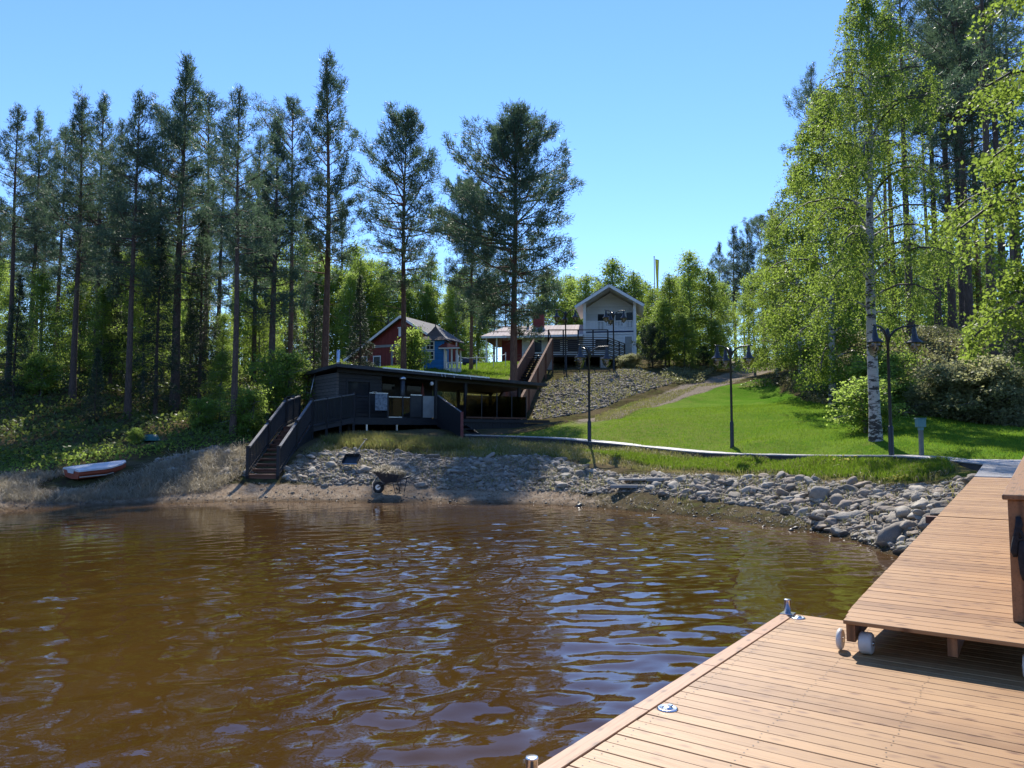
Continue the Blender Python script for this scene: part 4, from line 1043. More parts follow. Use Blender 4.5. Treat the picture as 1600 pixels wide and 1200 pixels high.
# ---------------------------------------------------------------- white house with a two-storey gable and a long low wing
HB = -math.radians(24)
HA = -math.radians(9)
hx, hy, hz = 6.75, 72.0, 9.25
ho = thing('white_house', 'white house with a balconied two storey gable and long low wing with pale red roof', 'house', (hx, hy, hz), HA)
GWD, BAL, EV, PK = 4.9, 2.52, 5.25, 6.75
YB = 2.2    # depth of the balcony
mb = MB()
mb.box(0, GWD, 0.0, 0.15, 0, BAL - 0.25)                                        # ground floor front
mb.box(0, 0.15, 0.15, 7.0, 0, EV); mb.box(GWD - 0.15, GWD, 0.15, 7.0, 0, EV)    # sides
mb.box(0.15, GWD - 0.15, 6.85, 7.0, 0, EV)
mb.build('wall', M['whiteclad'], ho)
mb = MB(); mb.add([(0.15, YB, BAL), (GWD - 0.15, YB, BAL), (GWD - 0.15, YB, EV), (GWD / 2, YB, PK - 0.12), (0.15, YB, EV),
                   (0.15, YB + .12, BAL), (GWD - 0.15, YB + .12, BAL), (GWD - 0.15, YB + .12, EV), (GWD / 2, YB + .12, PK - 0.12), (0.15, YB + .12, EV)],
                  [(0, 1, 2, 3, 4), (9, 8, 7, 6, 5), (0, 5, 6, 1), (1, 6, 7, 2), (2, 7, 8, 3), (3, 8, 9, 4), (4, 9, 5, 0)])
mb.build('balcony_wall', M['whiteclad'], ho)
for i, (xa, xb, za_, zb_) in enumerate(((1.25, 1.85, BAL + 0.05, BAL + 2.05), (2.1, 2.8, BAL + 0.9, BAL + 2.1), (2.95, 3.65, BAL + 0.9, BAL + 2.1), (4.0, 4.6, BAL + 0.75, BAL + 2.15))):
    fr = MB().box(xa - 0.08, xb + 0.08, YB - 0.05, YB - 0.003, za_ - 0.08, zb_ + 0.08).build('window' if i else 'balcony_door', M['white'], ho)
    MB().box(xa, xb, YB - 0.07, YB - 0.053, za_, zb_).build('pane', M['window'], fr)
mb = MB().box(0.0, GWD, 0.0, YB, BAL - 0.22, BAL - 0.02); mb.build('balcony_floor', M['white'], ho)
MB().box(0.16, GWD - 0.16, -0.03, -0.003, BAL - 0.05, BAL + 0.08).build('floor_edge', M['tarp'], ho)
mb = MB()
nb = 34
for k in range(nb): mb.box(0.2 + (GWD - 0.46) * k / (nb - 1), 0.28 + (GWD - 0.46) * k / (nb - 1), 0.03, 0.06, BAL + 0.12, BAL + 1.0)
mb.build('balusters', M['white'], ho)
MB().box(0.16, GWD - 0.16, -0.02, 0.09, BAL + 1.0, BAL + 1.06).build('handrail', M['white'], ho)
MB().box(0.16, GWD - 0.16, 0.0, 0.07, BAL + 0.1, BAL + 0.16).build('lower_rail', M['white'], ho)
for x in (0.0, GWD - 0.22): MB().box(x - 0.02, x + 0.24, -0.10, 0.14, 0.0, EV + 0.05).build('post', M['white'], ho)
# gable roof with deep overhang
ov, yo = 0.75, -0.9
for sg in (-1, 1):
    xe = GWD / 2 + sg * (GWD / 2 + ov); ze = EV - (PK - EV) * ov / (GWD / 2)
    p = [(GWD / 2, yo, PK + 0.22), (GWD / 2, 7.6, PK + 0.22), (xe, 7.6, ze + 0.22), (xe, yo, ze + 0.22)]
    if sg > 0: p = [p[0], p[3], p[2], p[1]]
    MB().slab(p, 0.08).build('roof', M['blackroof'], ho)
    s_ = MB(); q = [(a_[0], a_[1] + (0.02 if a_[1] < 0 else -0.02), a_[2] - 0.085) for a_ in p]; s_.slab(q, 0.03); s_.build('soffit', M['white'], ho)
    MB().beam((GWD / 2 + sg * 0.02, yo - 0.02, PK - 0.0), (xe, yo - 0.02, ze - 0.0), 0.04, 0.26, (0, 0, 1)).build('barge_board', M['white'], ho)
fr = MB().box(3.75, 4.62, -0.05, -0.004, 0.0, 2.12).build('front_door', M['white'], ho)
MB().box(3.87, 4.5, -0.075, -0.053, 0.06, 2.05).build('door_leaf', M['palepanel'], fr)
fw = MB().box(1.0, 2.4, -0.05, -0.004, 0.7, 1.9).build('window', M['white'], ho); MB().box(1.1, 2.3, -0.07, -0.053, 0.8, 1.8).build('pane', M['window'], fw)
# low wing
WL, WE, WR = -9.6, 2.25, 3.85
mb = MB(); mb.box(-7.4, -0.01, 1.0, 1.15, 0, WE); mb.box(-7.4, -7.25, 1.16, 7.0, 0, WE); mb.build('wing_wall', M['whiteclad'], ho)
MB().box(-8.0, -6.0, 0.985, 0.998, 0.0, WE - 0.15).box(-8.0, -7.9, 1.0, 7.0, 0.0, WE).build('wing_wall', M['red'], ho)
MB().box(-6.0, -5.85, 0.95, 0.997, 0, WE - 0.1).build('corner_board', M['white'], ho)
for x in (-9.3, -8.3): MB().box(x - 0.07, x + 0.07, -0.15, -0.01, -0.2, WE - 0.02).build('porch_post', M['white'], ho)
for xa in (-5.2, -3.4, -1.6):
    fr = MB().box(xa - 0.08, xa + 1.18, 0.95, 0.996, 0.75, 2.05).build('window', M['white'], ho); MB().box(xa, xa + 1.1, 0.93, 0.947, 0.83, 1.97).build('pane', M['window'], fr)
e0, e1 = -0.55, 8.3
MB().slab([(WL - 0.2, e0, WE + 0.05), (-0.02, e0, WE + 0.05), (-0.02, 4.0, WR), (WL + 1.5, 4.0, WR)], 0.10).build('wing_roof', M['tileroof'], ho)
MB().slab([(WL + 1.5, 4.02, WR), (-0.02, 4.02, WR), (-0.02, e1, WE + 0.05), (WL - 0.2, e1, WE + 0.05)], 0.10).build('wing_roof', M['tileroof'], ho)
MB().slab([(WL - 0.22, e0, WE + 0.04), (WL + 1.48, 4.0, WR - 0.01), (WL + 1.48, 4.04, WR - 0.01), (WL - 0.22, e1, WE + 0.04)], 0.10).build('wing_roof', M['tileroof'], ho)
MB().box(WL - 0.1, -0.02, e0 - 0.06, e0 - 0.004, WE - 0.16, WE + 0.03).build('fascia', M['white'], ho)
MB().beam((WL + 0.7, 1.2, WE + 0.72), (-2.2, 1.2, WE + 0.72), 0.05, 0.05).build('snow_guard', M['black'], ho)
ch = MB().box(-5.2, -4.15, 3.0, 3.9, WR - 0.6, WR + 1.15).build('chimney', M['redplain'], ho); MB().box(-5.3, -4.05, 2.9, 4.0, WR + 1.152, WR + 1.27).build('chimney_cap', M['blackroof'], ch)
for x, r_, h_ in ((-5.75, 0.13, 0.55), (-7.0, 0.14, 0.9)): MB().lathe([(r_, WR - 0.5), (r_, WR + h_), (r_ * 1.3, WR + h_), (r_ * 1.3, WR + h_ + 0.1), (0, WR + h_ + 0.1)], 12, (x, 3.3, 0)).build('roof_vent', M['black'], ho)

# ---------------------------------------------------------------- red barn
bx, by = -10.75, 75.0; bz = 8.4
bn = thing('red_barn', 'dark red wooden barn with white trim and a grey sheet roof', 'barn', (bx, by, bz), HB)
PKB = 13.75 - bz; rr, ll, dp = 2.9, 6.2, 6.3; zr, zl = PKB - 0.62 * rr, PKB - 0.62 * ll
mb = MB(); vs = [(-ll, 0, -0.3), (rr, 0, -0.3), (rr, 0, zr - 0.1), (0, 0, PKB - 0.1), (-ll, 0, zl - 0.1)]
mb.add(vs + [(a_, 0.15, c_) for a_, b_, c_ in vs], [(0, 1, 2, 3, 4), (9, 8, 7, 6, 5), (0, 5, 6, 1), (1, 6, 7, 2), (2, 7, 8, 3), (3, 8, 9, 4), (4, 9, 5, 0)])
mb.build('gable_wall', M['red'], bn)
MB().box(rr - 0.15, rr, 0.16, dp, -0.3, zr - 0.12).box(-ll, -ll + 0.15, 0.16, dp, -0.3, zl - 0.12).box(-ll + 0.16, rr - 0.16, dp - 0.15, dp, -0.3, zl).build('wall', M['redplain'], bn)
for sg, ex, ez in ((1, rr + 0.45, zr - 0.28), (-1, -ll - 0.45, zl - 0.28)):
    p = [(0, -0.5, PKB + 0.06), (0, dp + 0.4, PKB + 0.06), (ex, dp + 0.4, ez + 0.06), (ex, -0.5, ez + 0.06)]
    if sg > 0: p = [p[0], p[3], p[2], p[1]]
    MB().slab(p, 0.10).build('roof', M['greyroof'], bn)
    MB().beam((0, -0.52, PKB - 0.06), (ex, -0.52, ez - 0.06), 0.04, 0.22).build('barge_board', M['white'], bn)
wn_ = MB().box(-0.45, 0.1, -0.04, -0.004, PKB - 1.95, PKB - 1.15).box(-0.55, 0.2, -0.05, -0.004, PKB - 1.14, PKB - 1.02).build('loft_hatch', M['white'], bn)
MB().box(-3.4, 0.6, -0.05, -0.004, PKB - 2.95, PKB - 2.70).build('cross_trim', M['greyplank'], bn)
MB().box(1.0, 1.2, -0.05, -0.004, -0.2, PKB - 2.72).build('door_post', M['greyplank'], bn)
do = MB().box(-1.3, -1.05, -0.05, -0.004, -0.2, PKB - 2.96).build('door_post', M['greyplank'], bn)
MB().box(-1.04, 0.99, -0.03, -0.003, -0.2, PKB - 2.97).build('door', M['redplain'], do)
for xa in (-5.0, -3.4): w_ = MB().box(xa, xa + 0.9, -0.05, -0.004, 0.5, 1.6).build('window', M['white'], bn); MB().box(xa + 0.1, xa + 0.8, -0.07, -0.053, 0.6, 1.5).build('pane', M['window'], w_)
MB().box(rr + 0.25, rr + 0.37, dp - 1.2, dp - 1.08, -0.4, zr - 0.35).build('porch_post', M['white'], bn)
MB().box(-4.9, -4.2, 2.0, 2.7, zl, PKB - 1.5).build('chimney', M['redplain'], bn)

# ---------------------------------------------------------------- blue play house
pc = at(676, 575, 55.0); pgz = gz(pc[0], 55.0)
py_ = thing('play_house', 'tall bright blue play house with pointed shingle roof and small white porch', 'playhouse', (pc[0], 55.0, pgz), -math.radians(8))
hw, ev = 0.82, at(676, 531, 55.0)[2] - pgz; pk = at(676, 507, 55.0)[2] - pgz
MB().box(-hw, hw, 0, 1.6, -0.4, ev).build('wall', M['blue'], py_)
mb = MB(); o1, o2 = 1.06, 0.42
lv = [(o1, ev - 0.04), (0.62, ev + 0.30), (0.26, ev + 0.74), (0.02, pk)]
vs = []; fs = []
for r_, z in lv: vs += [(-r_, 0.8 - r_, z), (r_, 0.8 - r_, z), (r_, 0.8 + r_, z), (-r_, 0.8 + r_, z)]
for i in range(3):
    for k in range(4): fs.append((i * 4 + k, i * 4 + (k + 1) % 4, (i + 1) * 4 + (k + 1) % 4, (i + 1) * 4 + k))
fs += [(3, 2, 1, 0), (12, 13, 14, 15)]
mb.add(vs, fs); mb.build('roof', M['shingle'], py_)
MB().lathe([(0.04, pk - 0.05), (0.035, pk + 0.12), (0.0, pk + 0.2)], 8, (0, 0.8, 0)).build('finial', M['black'], py_)
for zc in (ev - 0.42, 0.95):
    xc = -0.20
    w_ = MB().box(xc - 0.33, xc + 0.33, -0.045, -0.003, zc - 0.33, zc + 0.33).build('window', M['white'], py_)
    MB().box(xc - 0.25, xc + 0.25, -0.06, -0.048, zc - 0.25, zc + 0.25).build('pane', M['window'], w_)
    MB().box(xc - 0.02, xc + 0.02, -0.075, -0.062, zc - 0.26, zc + 0.26).box(xc - 0.26, xc - 0.022, -0.075, -0.062, zc - 0.02, zc + 0.02).box(xc + 0.022, xc + 0.26, -0.075, -0.062, zc - 0.02, zc + 0.02).build('cross_bar', M['white'], w_)
MB().box(-hw - 0.03, -hw + 0.06, -0.03, -0.004, -0.4, ev).build('corner_board', M['white'], py_)
px0, px1 = hw + 0.02, hw + 1.05
for x, y in ((px0 + 0.06, -0.1), (px1 - 0.45, -0.1), (px1 - 0.06, -0.1), (px1 - 0.06, 1.1)): MB().box(x - 0.05, x + 0.05, y - 0.05, y + 0.05, -0.3, 1.45).build('porch_post', M['white'], py_)
MB().slab([(hw - 0.35, -0.28, 1.85 - 0.35), (px1 + 0.18, -0.28, 1.45), (px1 + 0.18, 1.3, 1.45), (hw + 0.02, 1.3, 1.95), (hw + 0.02, 0.2, 1.95)], 0.07).build('porch_roof', M['redplain'], py_)
MB().box(hw - 0.32, px1 + 0.16, -0.31, -0.285, 1.38, 1.47).build('porch_fascia', M['white'], py_)
MB().box(px0, px1, -0.15, 1.2, -0.3, 0.0).build('porch_floor', M['white'], py_)
mb = MB()
for k in range(7): mb.box(px0 + 0.12 + k * 0.125, px0 + 0.17 + k * 0.125, -0.12, -0.09, 0.02, 0.4)
mb.box(px0, px1, -0.13, -0.08, 0.401, 0.45); mb.build('porch_rail', M['white'], py_)
MB().box(hw + 0.003, hw + 0.03, 0.3, 0.9, 0.02, 1.35).build('door', M['white'], py_)

# ---------------------------------------------------------------- three-armed garden lamps
def lamp(label, px, pb, pt, Y, rz):
    b_ = at(px, pb, Y); g_ = gz(b_[0], Y); top = at(px, pt, Y)[2]
    return (b_[0], Y, min(g_, b_[2] + 0.1)), top - min(g_, b_[2] + 0.1), rz, label
LH = 3.45
lamp0 = thing('garden_lamp', 'x', 'street lamp', (0, 0, 0), 0, 'black three armed garden lamps')
MB().lathe([(0.075, -0.2), (0.075, 0.05), (0.066, 0.08), (0.066, 0.85), (0.05, 0.9), (0.0, 0.9)], 14).build('base_sleeve', M['iron'], lamp0)
MB().lathe([(0.044, 0.88), (0.036, LH - 0.35), (0.055, LH - 0.33), (0.06, LH - 0.1), (0.035, LH - 0.02), (0.0, LH + 0.02)], 14).build('post', M['iron'], lamp0)
for k in range(3):
    t = math.radians(90 + 120 * k); c, s_ = math.cos(t), math.sin(t)
    f = lambda r, z: (c * r, s_ * r, z)
    MB().tube([f(0.0, LH - 0.42), f(0.06, LH - 0.2), f(0.18, LH - 0.06), f(0.36, LH + 0.02), f(0.66, LH + 0.03), f(0.74, LH + 0.03)], [0.03, 0.034, 0.03, 0.026, 0.024, 0.014], 8).build('arm', M['iron'], lamp0)
    L = MB(); x, y, _ = f(0.62, 0)
    L.lathe([(0.018, LH + 0.03), (0.05, LH - 0.05), (0.055, LH - 0.16), (0.07, LH - 0.20), (0.085, LH - 0.30), (0.20, LH - 0.40), (0.215, LH - 0.425), (0.19, LH - 0.42), (0.0, LH - 0.36)], 18, (x, y, 0))
    la = L.build('lantern', M['ironcap'], lamp0)
    MB().lathe([(0.165, LH - 0.425), (0.16, LH - 0.50), (0.12, LH - 0.62), (0.05, LH - 0.68), (0.0, LH - 0.69)], 16, (x, y, 0)).build('glass', M['lampglass'], la)
    MB().lathe([(0.028, LH - 0.685), (0.02, LH - 0.71), (0.0, LH - 0.73)], 8, (x, y, 0)).build('finial', M['iron'], la)
    MB().lathe([(0.035, LH - 0.44), (0.045, LH - 0.52), (0.0, LH - 0.58)], 8, (x, y, 0)).build('bulb', M['white'], la)
LAMPS = [lamp('black garden lamp between birch trunk and teal utility box at the boardwalk', 1393, 713, 513, 20.6, 0.10),
         lamp('black garden lamp standing alone in the middle of the green lawn', 1144, 697, 543, 27.0, 0.0),
         lamp('black garden lamp in front of the stony slope below the terrace', 921, 684, 543, 29.8, 0.45),
         lamp('tall black garden lamp rising at the left end of the house terrace railing', 884, 563, 486, 56.0, 0.0),
         lamp('black garden lamp standing before the balcony of the white house', 959, 563, 487, 56.0, 0.15)]
for i, (loc, h, rz, lb) in enumerate(LAMPS):
    sc = (h / LH,) * 3
    if i == 0: first = (loc, h, rz, lb, sc)
    else: dup(lamp0, loc, rz, sc, lb)
lamp0.location = first[0]; lamp0.rotation_euler = (0, 0, first[2]); lamp0.scale = first[4]; lamp0["label"] = first[3]

# ---------------------------------------------------------------- small things
p = at(1440, 711, 20.3); g_ = gz(p[0], 20.3)
ub = thing('utility_box', 'small teal box on a grey post beside the boardwalk', 'utility box', (p[0], 20.3, g_))
MB().box(-0.045, 0.045, -0.045, 0.045, -0.2, 0.86).build('post', M['greypost'], ub)
MB().box(-0.105, 0.105, -0.09, 0.09, 0.86, 1.08).build('box', M['tealbox'], ub, bevel=0.01)
MB().box(-0.12, 0.12, -0.105, 0.105, 1.082, 1.10).build('lid', M['tealbox'], ub, bevel=0.006)
MB().box(-0.05, 0.05, -0.06, 0.06, 0.78, 0.858).build('bracket', M['tealbox'], ub)

# wheelbarrow heaped with hay
p = at(612, 774, 25.2); g_ = gz(p[0], 25.2)
wb = thing('wheelbarrow', 'wheelbarrow heaped with dry grass parked on the beach', 'wheelbarrow', (p[0], 25.2, g_), math.radians(-12))
def tray(zo, sc_):
    b0 = [(-0.22, -0.22), (0.22, -0.22), (0.22, 0.22), (-0.22, 0.22)]; t0_ = [(-0.52, -0.33), (0.36, -0.33), (0.36, 0.33), (-0.52, 0.33)]
    return [(x, y, 0.36) for x, y in b0] + [(x, y, 0.62 + (0.09 if x < 0 else -0.02)) for x, y in t0_]
v_ = tray(0, 1); vi = [(x * 0.96, y * 0.96, z + 0.012) for x, y, z in v_]
MB().add(v_ + vi, [(3, 2, 1, 0), (0, 1, 5, 4), (1, 2, 6, 5), (2, 3, 7, 6), (3, 0, 4, 7), (8, 9, 10, 11), (12, 13, 9, 8), (13, 14, 10, 9), (14, 15, 11, 10), (15, 12, 8, 11), (4, 5, 13, 12), (5, 6, 14, 13), (6, 7, 15, 14), (7, 4, 12, 15)]).build('tray', M['ironcap'], wb)
wh = MB().tube([(-0.46, -0.05, 0.19), (-0.46, -0.035, 0.19), (-0.46, 0.035, 0.19), (-0.46, 0.05, 0.19)], [0.15, 0.19, 0.19, 0.15], 22).build('wheel', M['rubber'], wb)
MB().tube([(-0.46, -0.056, 0.19), (-0.46, 0.056, 0.19)], 0.09, 16).build('rim', M['metalstrip'], wh)
for sy in (-1, 1):
    MB().tube([(-0.46, sy * 0.08, 0.19), (-0.2, sy * 0.16, 0.33), (0.3, sy * 0.26, 0.45), (0.75, sy * 0.29, 0.58)], 0.017, 8).build('handle', M['ironcap'], wb)
    MB().tube([(0.1, sy * 0.2, 0.40), (0.22, sy * 0.24, 0.02), (0.34, sy * 0.24, 0.02), (0.42, sy * 0.27, 0.48)], 0.015, 8).build('leg', M['ironcap'], wb)
def blades_np(P, h, wdt, lean, seed, bend=0.5):
    r = np.random.default_rng(seed); n = len(P)
    th = r.random(n) * 6.283; ln = r.normal(0, 1, (n, 2)) * lean
    h = h * r.uniform(0.55, 1.3, n); w = wdt * r.uniform(0.6, 1.3, n)
    dx, dy = np.cos(th) * w / 2, np.sin(th) * w / 2
    a = P - np.stack([dx, dy, np.full(n, 0.02)], -1); b_ = P + np.stack([dx, dy, np.full(n, -0.02)], -1)
    mid = P + np.stack([ln[:, 0] * h * 0.3, ln[:, 1] * h * 0.3, h * 0.6], -1)
    tip = P + np.stack([ln[:, 0] * h, ln[:, 1] * h, h * np.sqrt(np.clip(1 - (ln ** 2).sum(-1) * bend, 0.05, 1))], -1)
    m1 = mid - np.stack([dx, dy, dx * 0], -1) * 0.75; m2 = mid + np.stack([dx, dy, dx * 0], -1) * 0.75
    V = np.stack([a, b_, m2, m1, tip], 1).reshape(-1, 3)
    i = np.arange(n)[:, None] * 5
    return V, i + np.array([[0, 1, 2, 3]]), i + np.array([[3, 2, 4]])
r = np.random.default_rng(3); n = 900
P = np.stack([r.uniform(-0.5, 0.38, n), r.uniform(-0.31, 0.31, n), np.zeros(n)], -1)
P[:, 2] = 0.56 + 0.22 * np.clip(1 - (P[:, 0] / 0.5) ** 2, 0, 1) * np.clip(1 - (P[:, 1] / 0.36) ** 2, 0, 1) * r.random(n) + 0.08 * (P[:, 0] < -0.1)
V, q_, t_ = blades_np(P, 0.22, 0.014, 1.0, 4, 0.9)
hay = link('dry_grass_heap', np_mesh('dry_grass_heap', V, q_, t_, M['reed']), wb)
# snow shovel on the stones
p = at(549, 736, 27.2); g_ = gz(p[0], 27.2)
sv = thing('scoop_shovel', 'black plastic scoop shovel lying on the grey stones near the wheelbarrow', 'shovel', (p[0], 27.2, g_ + 0.28), math.radians(-10)); sv.rotation_euler = (math.radians(38), 0, math.radians(-12))
MB().box(-0.27, 0.27, -0.20, 0.20, -0.02, 0.0).box(-0.27, 0.27, 0.20, 0.22, -0.02, 0.12).box(-0.29, -0.27, -0.2, 0.22, -0.02, 0.10).box(0.27, 0.29, -0.2, 0.22, -0.02, 0.10).build('scoop', M['blackplastic'], sv, bevel=0.01)
MB().box(-0.28, 0.28, -0.225, -0.202, -0.022, 0.004).build('blade_edge', M['metalstrip'], sv)
MB().tube([(0.05, 0.20, 0.06), (0.30, 0.85, 0.24)], 0.017, 8).build('handle', M['drywood'], sv)
MB().tube([(0.21, 0.88, 0.25), (0.40, 0.82, 0.25)], 0.02, 8).build('grip', M['blackplastic'], sv)
# rake stick stuck by the water
p = at(583, 778, 24.9); g_ = gz(p[0], 24.9)
o = MB().tube([(0, 0, 0), (-0.05, 0.1, 0.45), (-0.08, 0.1, 0.40), (0.25, 0.45, 0.95)], [0.012, 0.014, 0.014, 0.012], 6).build('stick', M['drywood'], None, (p[0], 24.9, g_))
tag(o, 'pale crooked stick standing in the sand left of the wheelbarrow', 'stick')
# planks at the bank
p = at(1000, 760, 23.0)
for i, (px, py, Y, ln, rz, w, h) in enumerate(((985, 763, 22.9, 1.15, 0.02, 0.16, 0.09), (1000, 752, 23.2, 1.25, -0.12, 0.18, 0.05), (1027, 757, 23.0, 0.6, 0.1, 0.2, 0.1))):
    c_ = at(px, py, Y); g_ = gz(c_[0], Y)
    o = MB().box(-ln / 2, ln / 2, -w / 2, w / 2, 0, h).box(-ln / 2, ln / 2, -w / 2 + w + 0.02, w / 2 + w * 0.9, 0, h * 0.8).build('old_plank', M['greyplank'], None, (c_[0], Y, g_ + 0.05 + 0.05 * (i == 1)), rz, 0.006)
    tag(o, ('grey weathered timber lying lowest on the bank stones near the reeds', 'long flat grey board lying on top of the weathered timbers on the bank', 'short dark timber end beside the long grey boards on the bank')[i], 'plank', 'old timbers on the bank')
# boat on the left bank
pA, pB = at(112, 736, 24.6), at(196, 728, 26.0)
bo = thing('rowing_boat', 'orange red boat with a pale grey deck pulled up among dead reeds', 'boat', (pA[0], pA[1], gz(pA[0], pA[1]) + 0.08), math.atan2(pB[1] - pA[1], pB[0] - pA[0]))
Lb = math.hypot(pB[0] - pA[0], pB[1] - pA[1])
bo.rotation_euler = (math.radians(4), -math.atan2(gz(pB[0], pB[1]) - gz(pA[0], pA[1]), Lb) * 0.35, bo.rotation_euler.z)
bo.scale = (1, 1, 0.85)
secs = [(-0.0, 0.50, 0.40, 0.36), (0.35, 0.56, 0.42, 0.37), (0.8, 0.60, 0.44, 0.37), (Lb * .45, 0.60, 0.44, 0.37), (Lb * .62, 0.52, 0.36, 0.38), (Lb * .84, 0.32, 0.20, 0.41), (Lb, 0.06, 0.03, 0.44)]
vs, fs = [], []
for x, wt, wb_, h in secs: vs += [(x, -wt, h), (x, -wt * 0.97, h * 0.55), (x, -wb_, 0.04), (x, 0, 0), (x, wb_, 0.04), (x, wt * 0.97, h * 0.55), (x, wt, h)]
for i in range(len(secs) - 1):
    for k in range(6): fs.append((i * 7 + k, (i + 1) * 7 + k, (i + 1) * 7 + k + 1, i * 7 + k + 1))
fs.append(tuple(range(6, -1, -1)))
MB().add(vs, fs).build('hull', M['hull'], bo)
vs, fs = [], []
for x, wt, wb_, h in secs: vs += [(x - 0.01, -wt - 0.04, h - 0.045), (x - 0.01, -wt - 0.04, h + 0.012), (x - 0.01, -wt * 0.55, h + 0.05), (x - 0.01, wt * 0.55, h + 0.05), (x - 0.01, wt + 0.04, h + 0.012), (x - 0.01, wt + 0.04, h - 0.045)]
for i in range(len(secs) - 1):
    for k in range(5): fs.append((i * 6 + k, (i + 1) * 6 + k, (i + 1) * 6 + k + 1, i * 6 + k + 1))
fs.append(tuple(range(5, -1, -1)))
MB().add(vs, fs).build('deck_cover', M['boatwhite'], bo)
MB().add([(-0.03, -0.26, 0.38), (-0.03, 0.26, 0.38), (-0.03, 0.17, 0.22), (-0.03, -0.17, 0.22), (-0.012, -0.26, 0.38), (-0.012, 0.26, 0.38), (-0.012, 0.17, 0.22), (-0.012, -0.17, 0.22)],
         [(3, 2, 1, 0), (4, 5, 6, 7), (0, 1, 5, 4), (1, 2, 6, 5), (2, 3, 7, 6), (3, 0, 4, 7)]).build('transom_plate', M['boatwhite'], bo)
for sy in (-1, 1): MB().tube([(0.0, sy * 0.53, 0.12), (0.35, sy * 0.585, 0.12), (0.8, sy * 0.625, 0.12), (Lb * .45, sy * 0.625, 0.12), (Lb * .62, sy * 0.52, 0.14)], 0.025, 6).build('rubbing_strake', M['drywood'], bo)
# green tub up the bank
p = at(236, 694, 30.0); g_ = gz(p[0], 30.0)
o = thing('green_tub', 'overturned dark green tub on the bank above the boat', 'tub', (p[0], 30.0, g_))
MB().lathe([(0.34, 0.0), (0.30, 0.12), (0.22, 0.24), (0.0, 0.27)], 18).build('shell', M['greentub'], o); MB().lathe([(0.34, 0.0), (0.37, 0.01), (0.37, 0.04), (0.335, 0.045)], 18).build('rim', M['greentub'], o)
# rope fence in the yard
fpts = [(716, 557, 60.0), (745, 558, 60.5), (771, 556, 61.5), (790, 553, 62.5)]
f0_ = at(*fpts[0]); rf = thing('rope_fence', 'low fence of white posts and a slack white rope in the yard', 'fence', (f0_[0], f0_[1], gz(f0_[0], f0_[1])))
fp = [];
for q in fpts:
    a_ = at(*q); g_ = gz(a_[0], a_[1]); c_ = Vector((a_[0], a_[1], g_)) - Vector(rf.location); h_ = max(0.5, a_[2] - g_); fp.append(c_ + Vector((0, 0, h_)))
    MB().tube([(0, 0, -0.2), (0, 0, h_ + 0.06)], 0.03, 8).build('post', M['white'], rf, c_)
    MB().lathe([(0, -0.05), (0.05, 0), (0, 0.06)], 8).build('post_knob', M['white'], rf, c_ + Vector((0, 0, h_ + 0.1)))
rp_ = []
for a_, b_ in zip(fp[:-1], fp[1:]):
    for k in range(6): t = k / 6; rp_.append(a_.lerp(b_, t) - up1 * 0.22 * 4 * t * (1 - t) * 0.4)
rp_.append(fp[-1]); MB().tube(rp_, 0.022, 6).build('rope', M['white'], rf)
# covered grill in the yard
p = at(733, 566, 66.0); g_ = gz(p[0], 66.0)
o = thing('garden_trolley', 'low dark blue covered trolley standing in the yard before the house', 'trolley', (p[0], 66.0, g_))
MB().prism([(-0.6, -0.3), (0.6, -0.3), (0.6, 0.3), (-0.6, 0.3)], [0.25] * 4, [0.72, 0.6, 0.6, 0.72]).build('body', M['tarp'], o, bevel=0.06)
for x in (-0.4, 0.4): MB().tube([(x, -0.34, 0.16), (x, 0.34, 0.16)], 0.16, 14).build('wheel', M['rubber'], o)
# flag pole with a yellow pennant
p = at(1023, 470, 82.0); g_ = gz(p[0], 82.0); th_ = at(1023, 402, 82.0)[2] - g_
fl = thing('flag_pole', 'white flag pole with a hanging yellow pennant behind the bushes by the house', 'flagpole', (p[0], 82.0, g_))
MB().lathe([(0.09, -0.3), (0.085, 0.0), (0.05, th_), (0.09, th_ + 0.02), (0.07, th_ + 0.12), (0, th_ + 0.16)], 12).build('pole', M['white'], fl)
mb = MB(); vs = []; n = 14
for i in range(n):
    z = th_ - 0.15 - i * 0.34; w = 0.34 * (1 - i / n) + 0.08; xo = 0.10 + i * 0.012
    for j in range(4): vs.append((xo + w * j / 3, 0.05 * math.sin(i * 0.7 + j * 1.9), z - 0.05 * j))
mb.add(vs, [(i * 4 + j, i * 4 + j + 1, (i + 1) * 4 + j + 1, (i + 1) * 4 + j) for i in range(n - 1) for j in range(3)], True)
pn = mb.build('pennant', M['yellow'], fl); sm = pn.modifiers.new('thick', 'SOLIDIFY'); sm.thickness = 0.01
# ---------------------------------------------------------------- stones
def ico(sub, seed, flat=(1.0, 0.8, 0.55)):
    bm = bmesh.new(); bmesh.ops.create_icosphere(bm, subdivisions=sub, radius=1.0)
    r = np.random.default_rng(seed); V = np.array([v.co[:] for v in bm.verts]); F = np.array([[v.index for v in f.verts] for f in bm.faces]); bm.free()
    d = np.ones(len(V))
    for k in range(12):
        n_ = r.normal(0, 1, 3); n_ /= np.linalg.norm(n_); h = r.uniform(0.5, 0.9)          # worn facets
        p = V @ n_; d = np.where(p > h, np.minimum(d, h / np.maximum(p, 1e-3)), d)
    for k in range(4):
        n_ = r.normal(0, 1.6, 3); d *= 1 + 0.05 * np.sin(V @ n_ * 2 + r.random() * 6)
    V = V * d[:, None] * np.array(flat) * r.uniform(0.85, 1.15, 3)
    return V, F
def scatter(poly, n, seed):
    r = np.random.default_rng(seed); poly = np.asarray(poly); lo, hi = poly.min(0), poly.max(0); out = []
    while sum(map(len, out)) < n:
        q = r.uniform(lo, hi, (n * 2, 2)); out.append(q[inside(poly, q[:, 0], q[:, 1])])
    return np.concatenate(out)[:n]
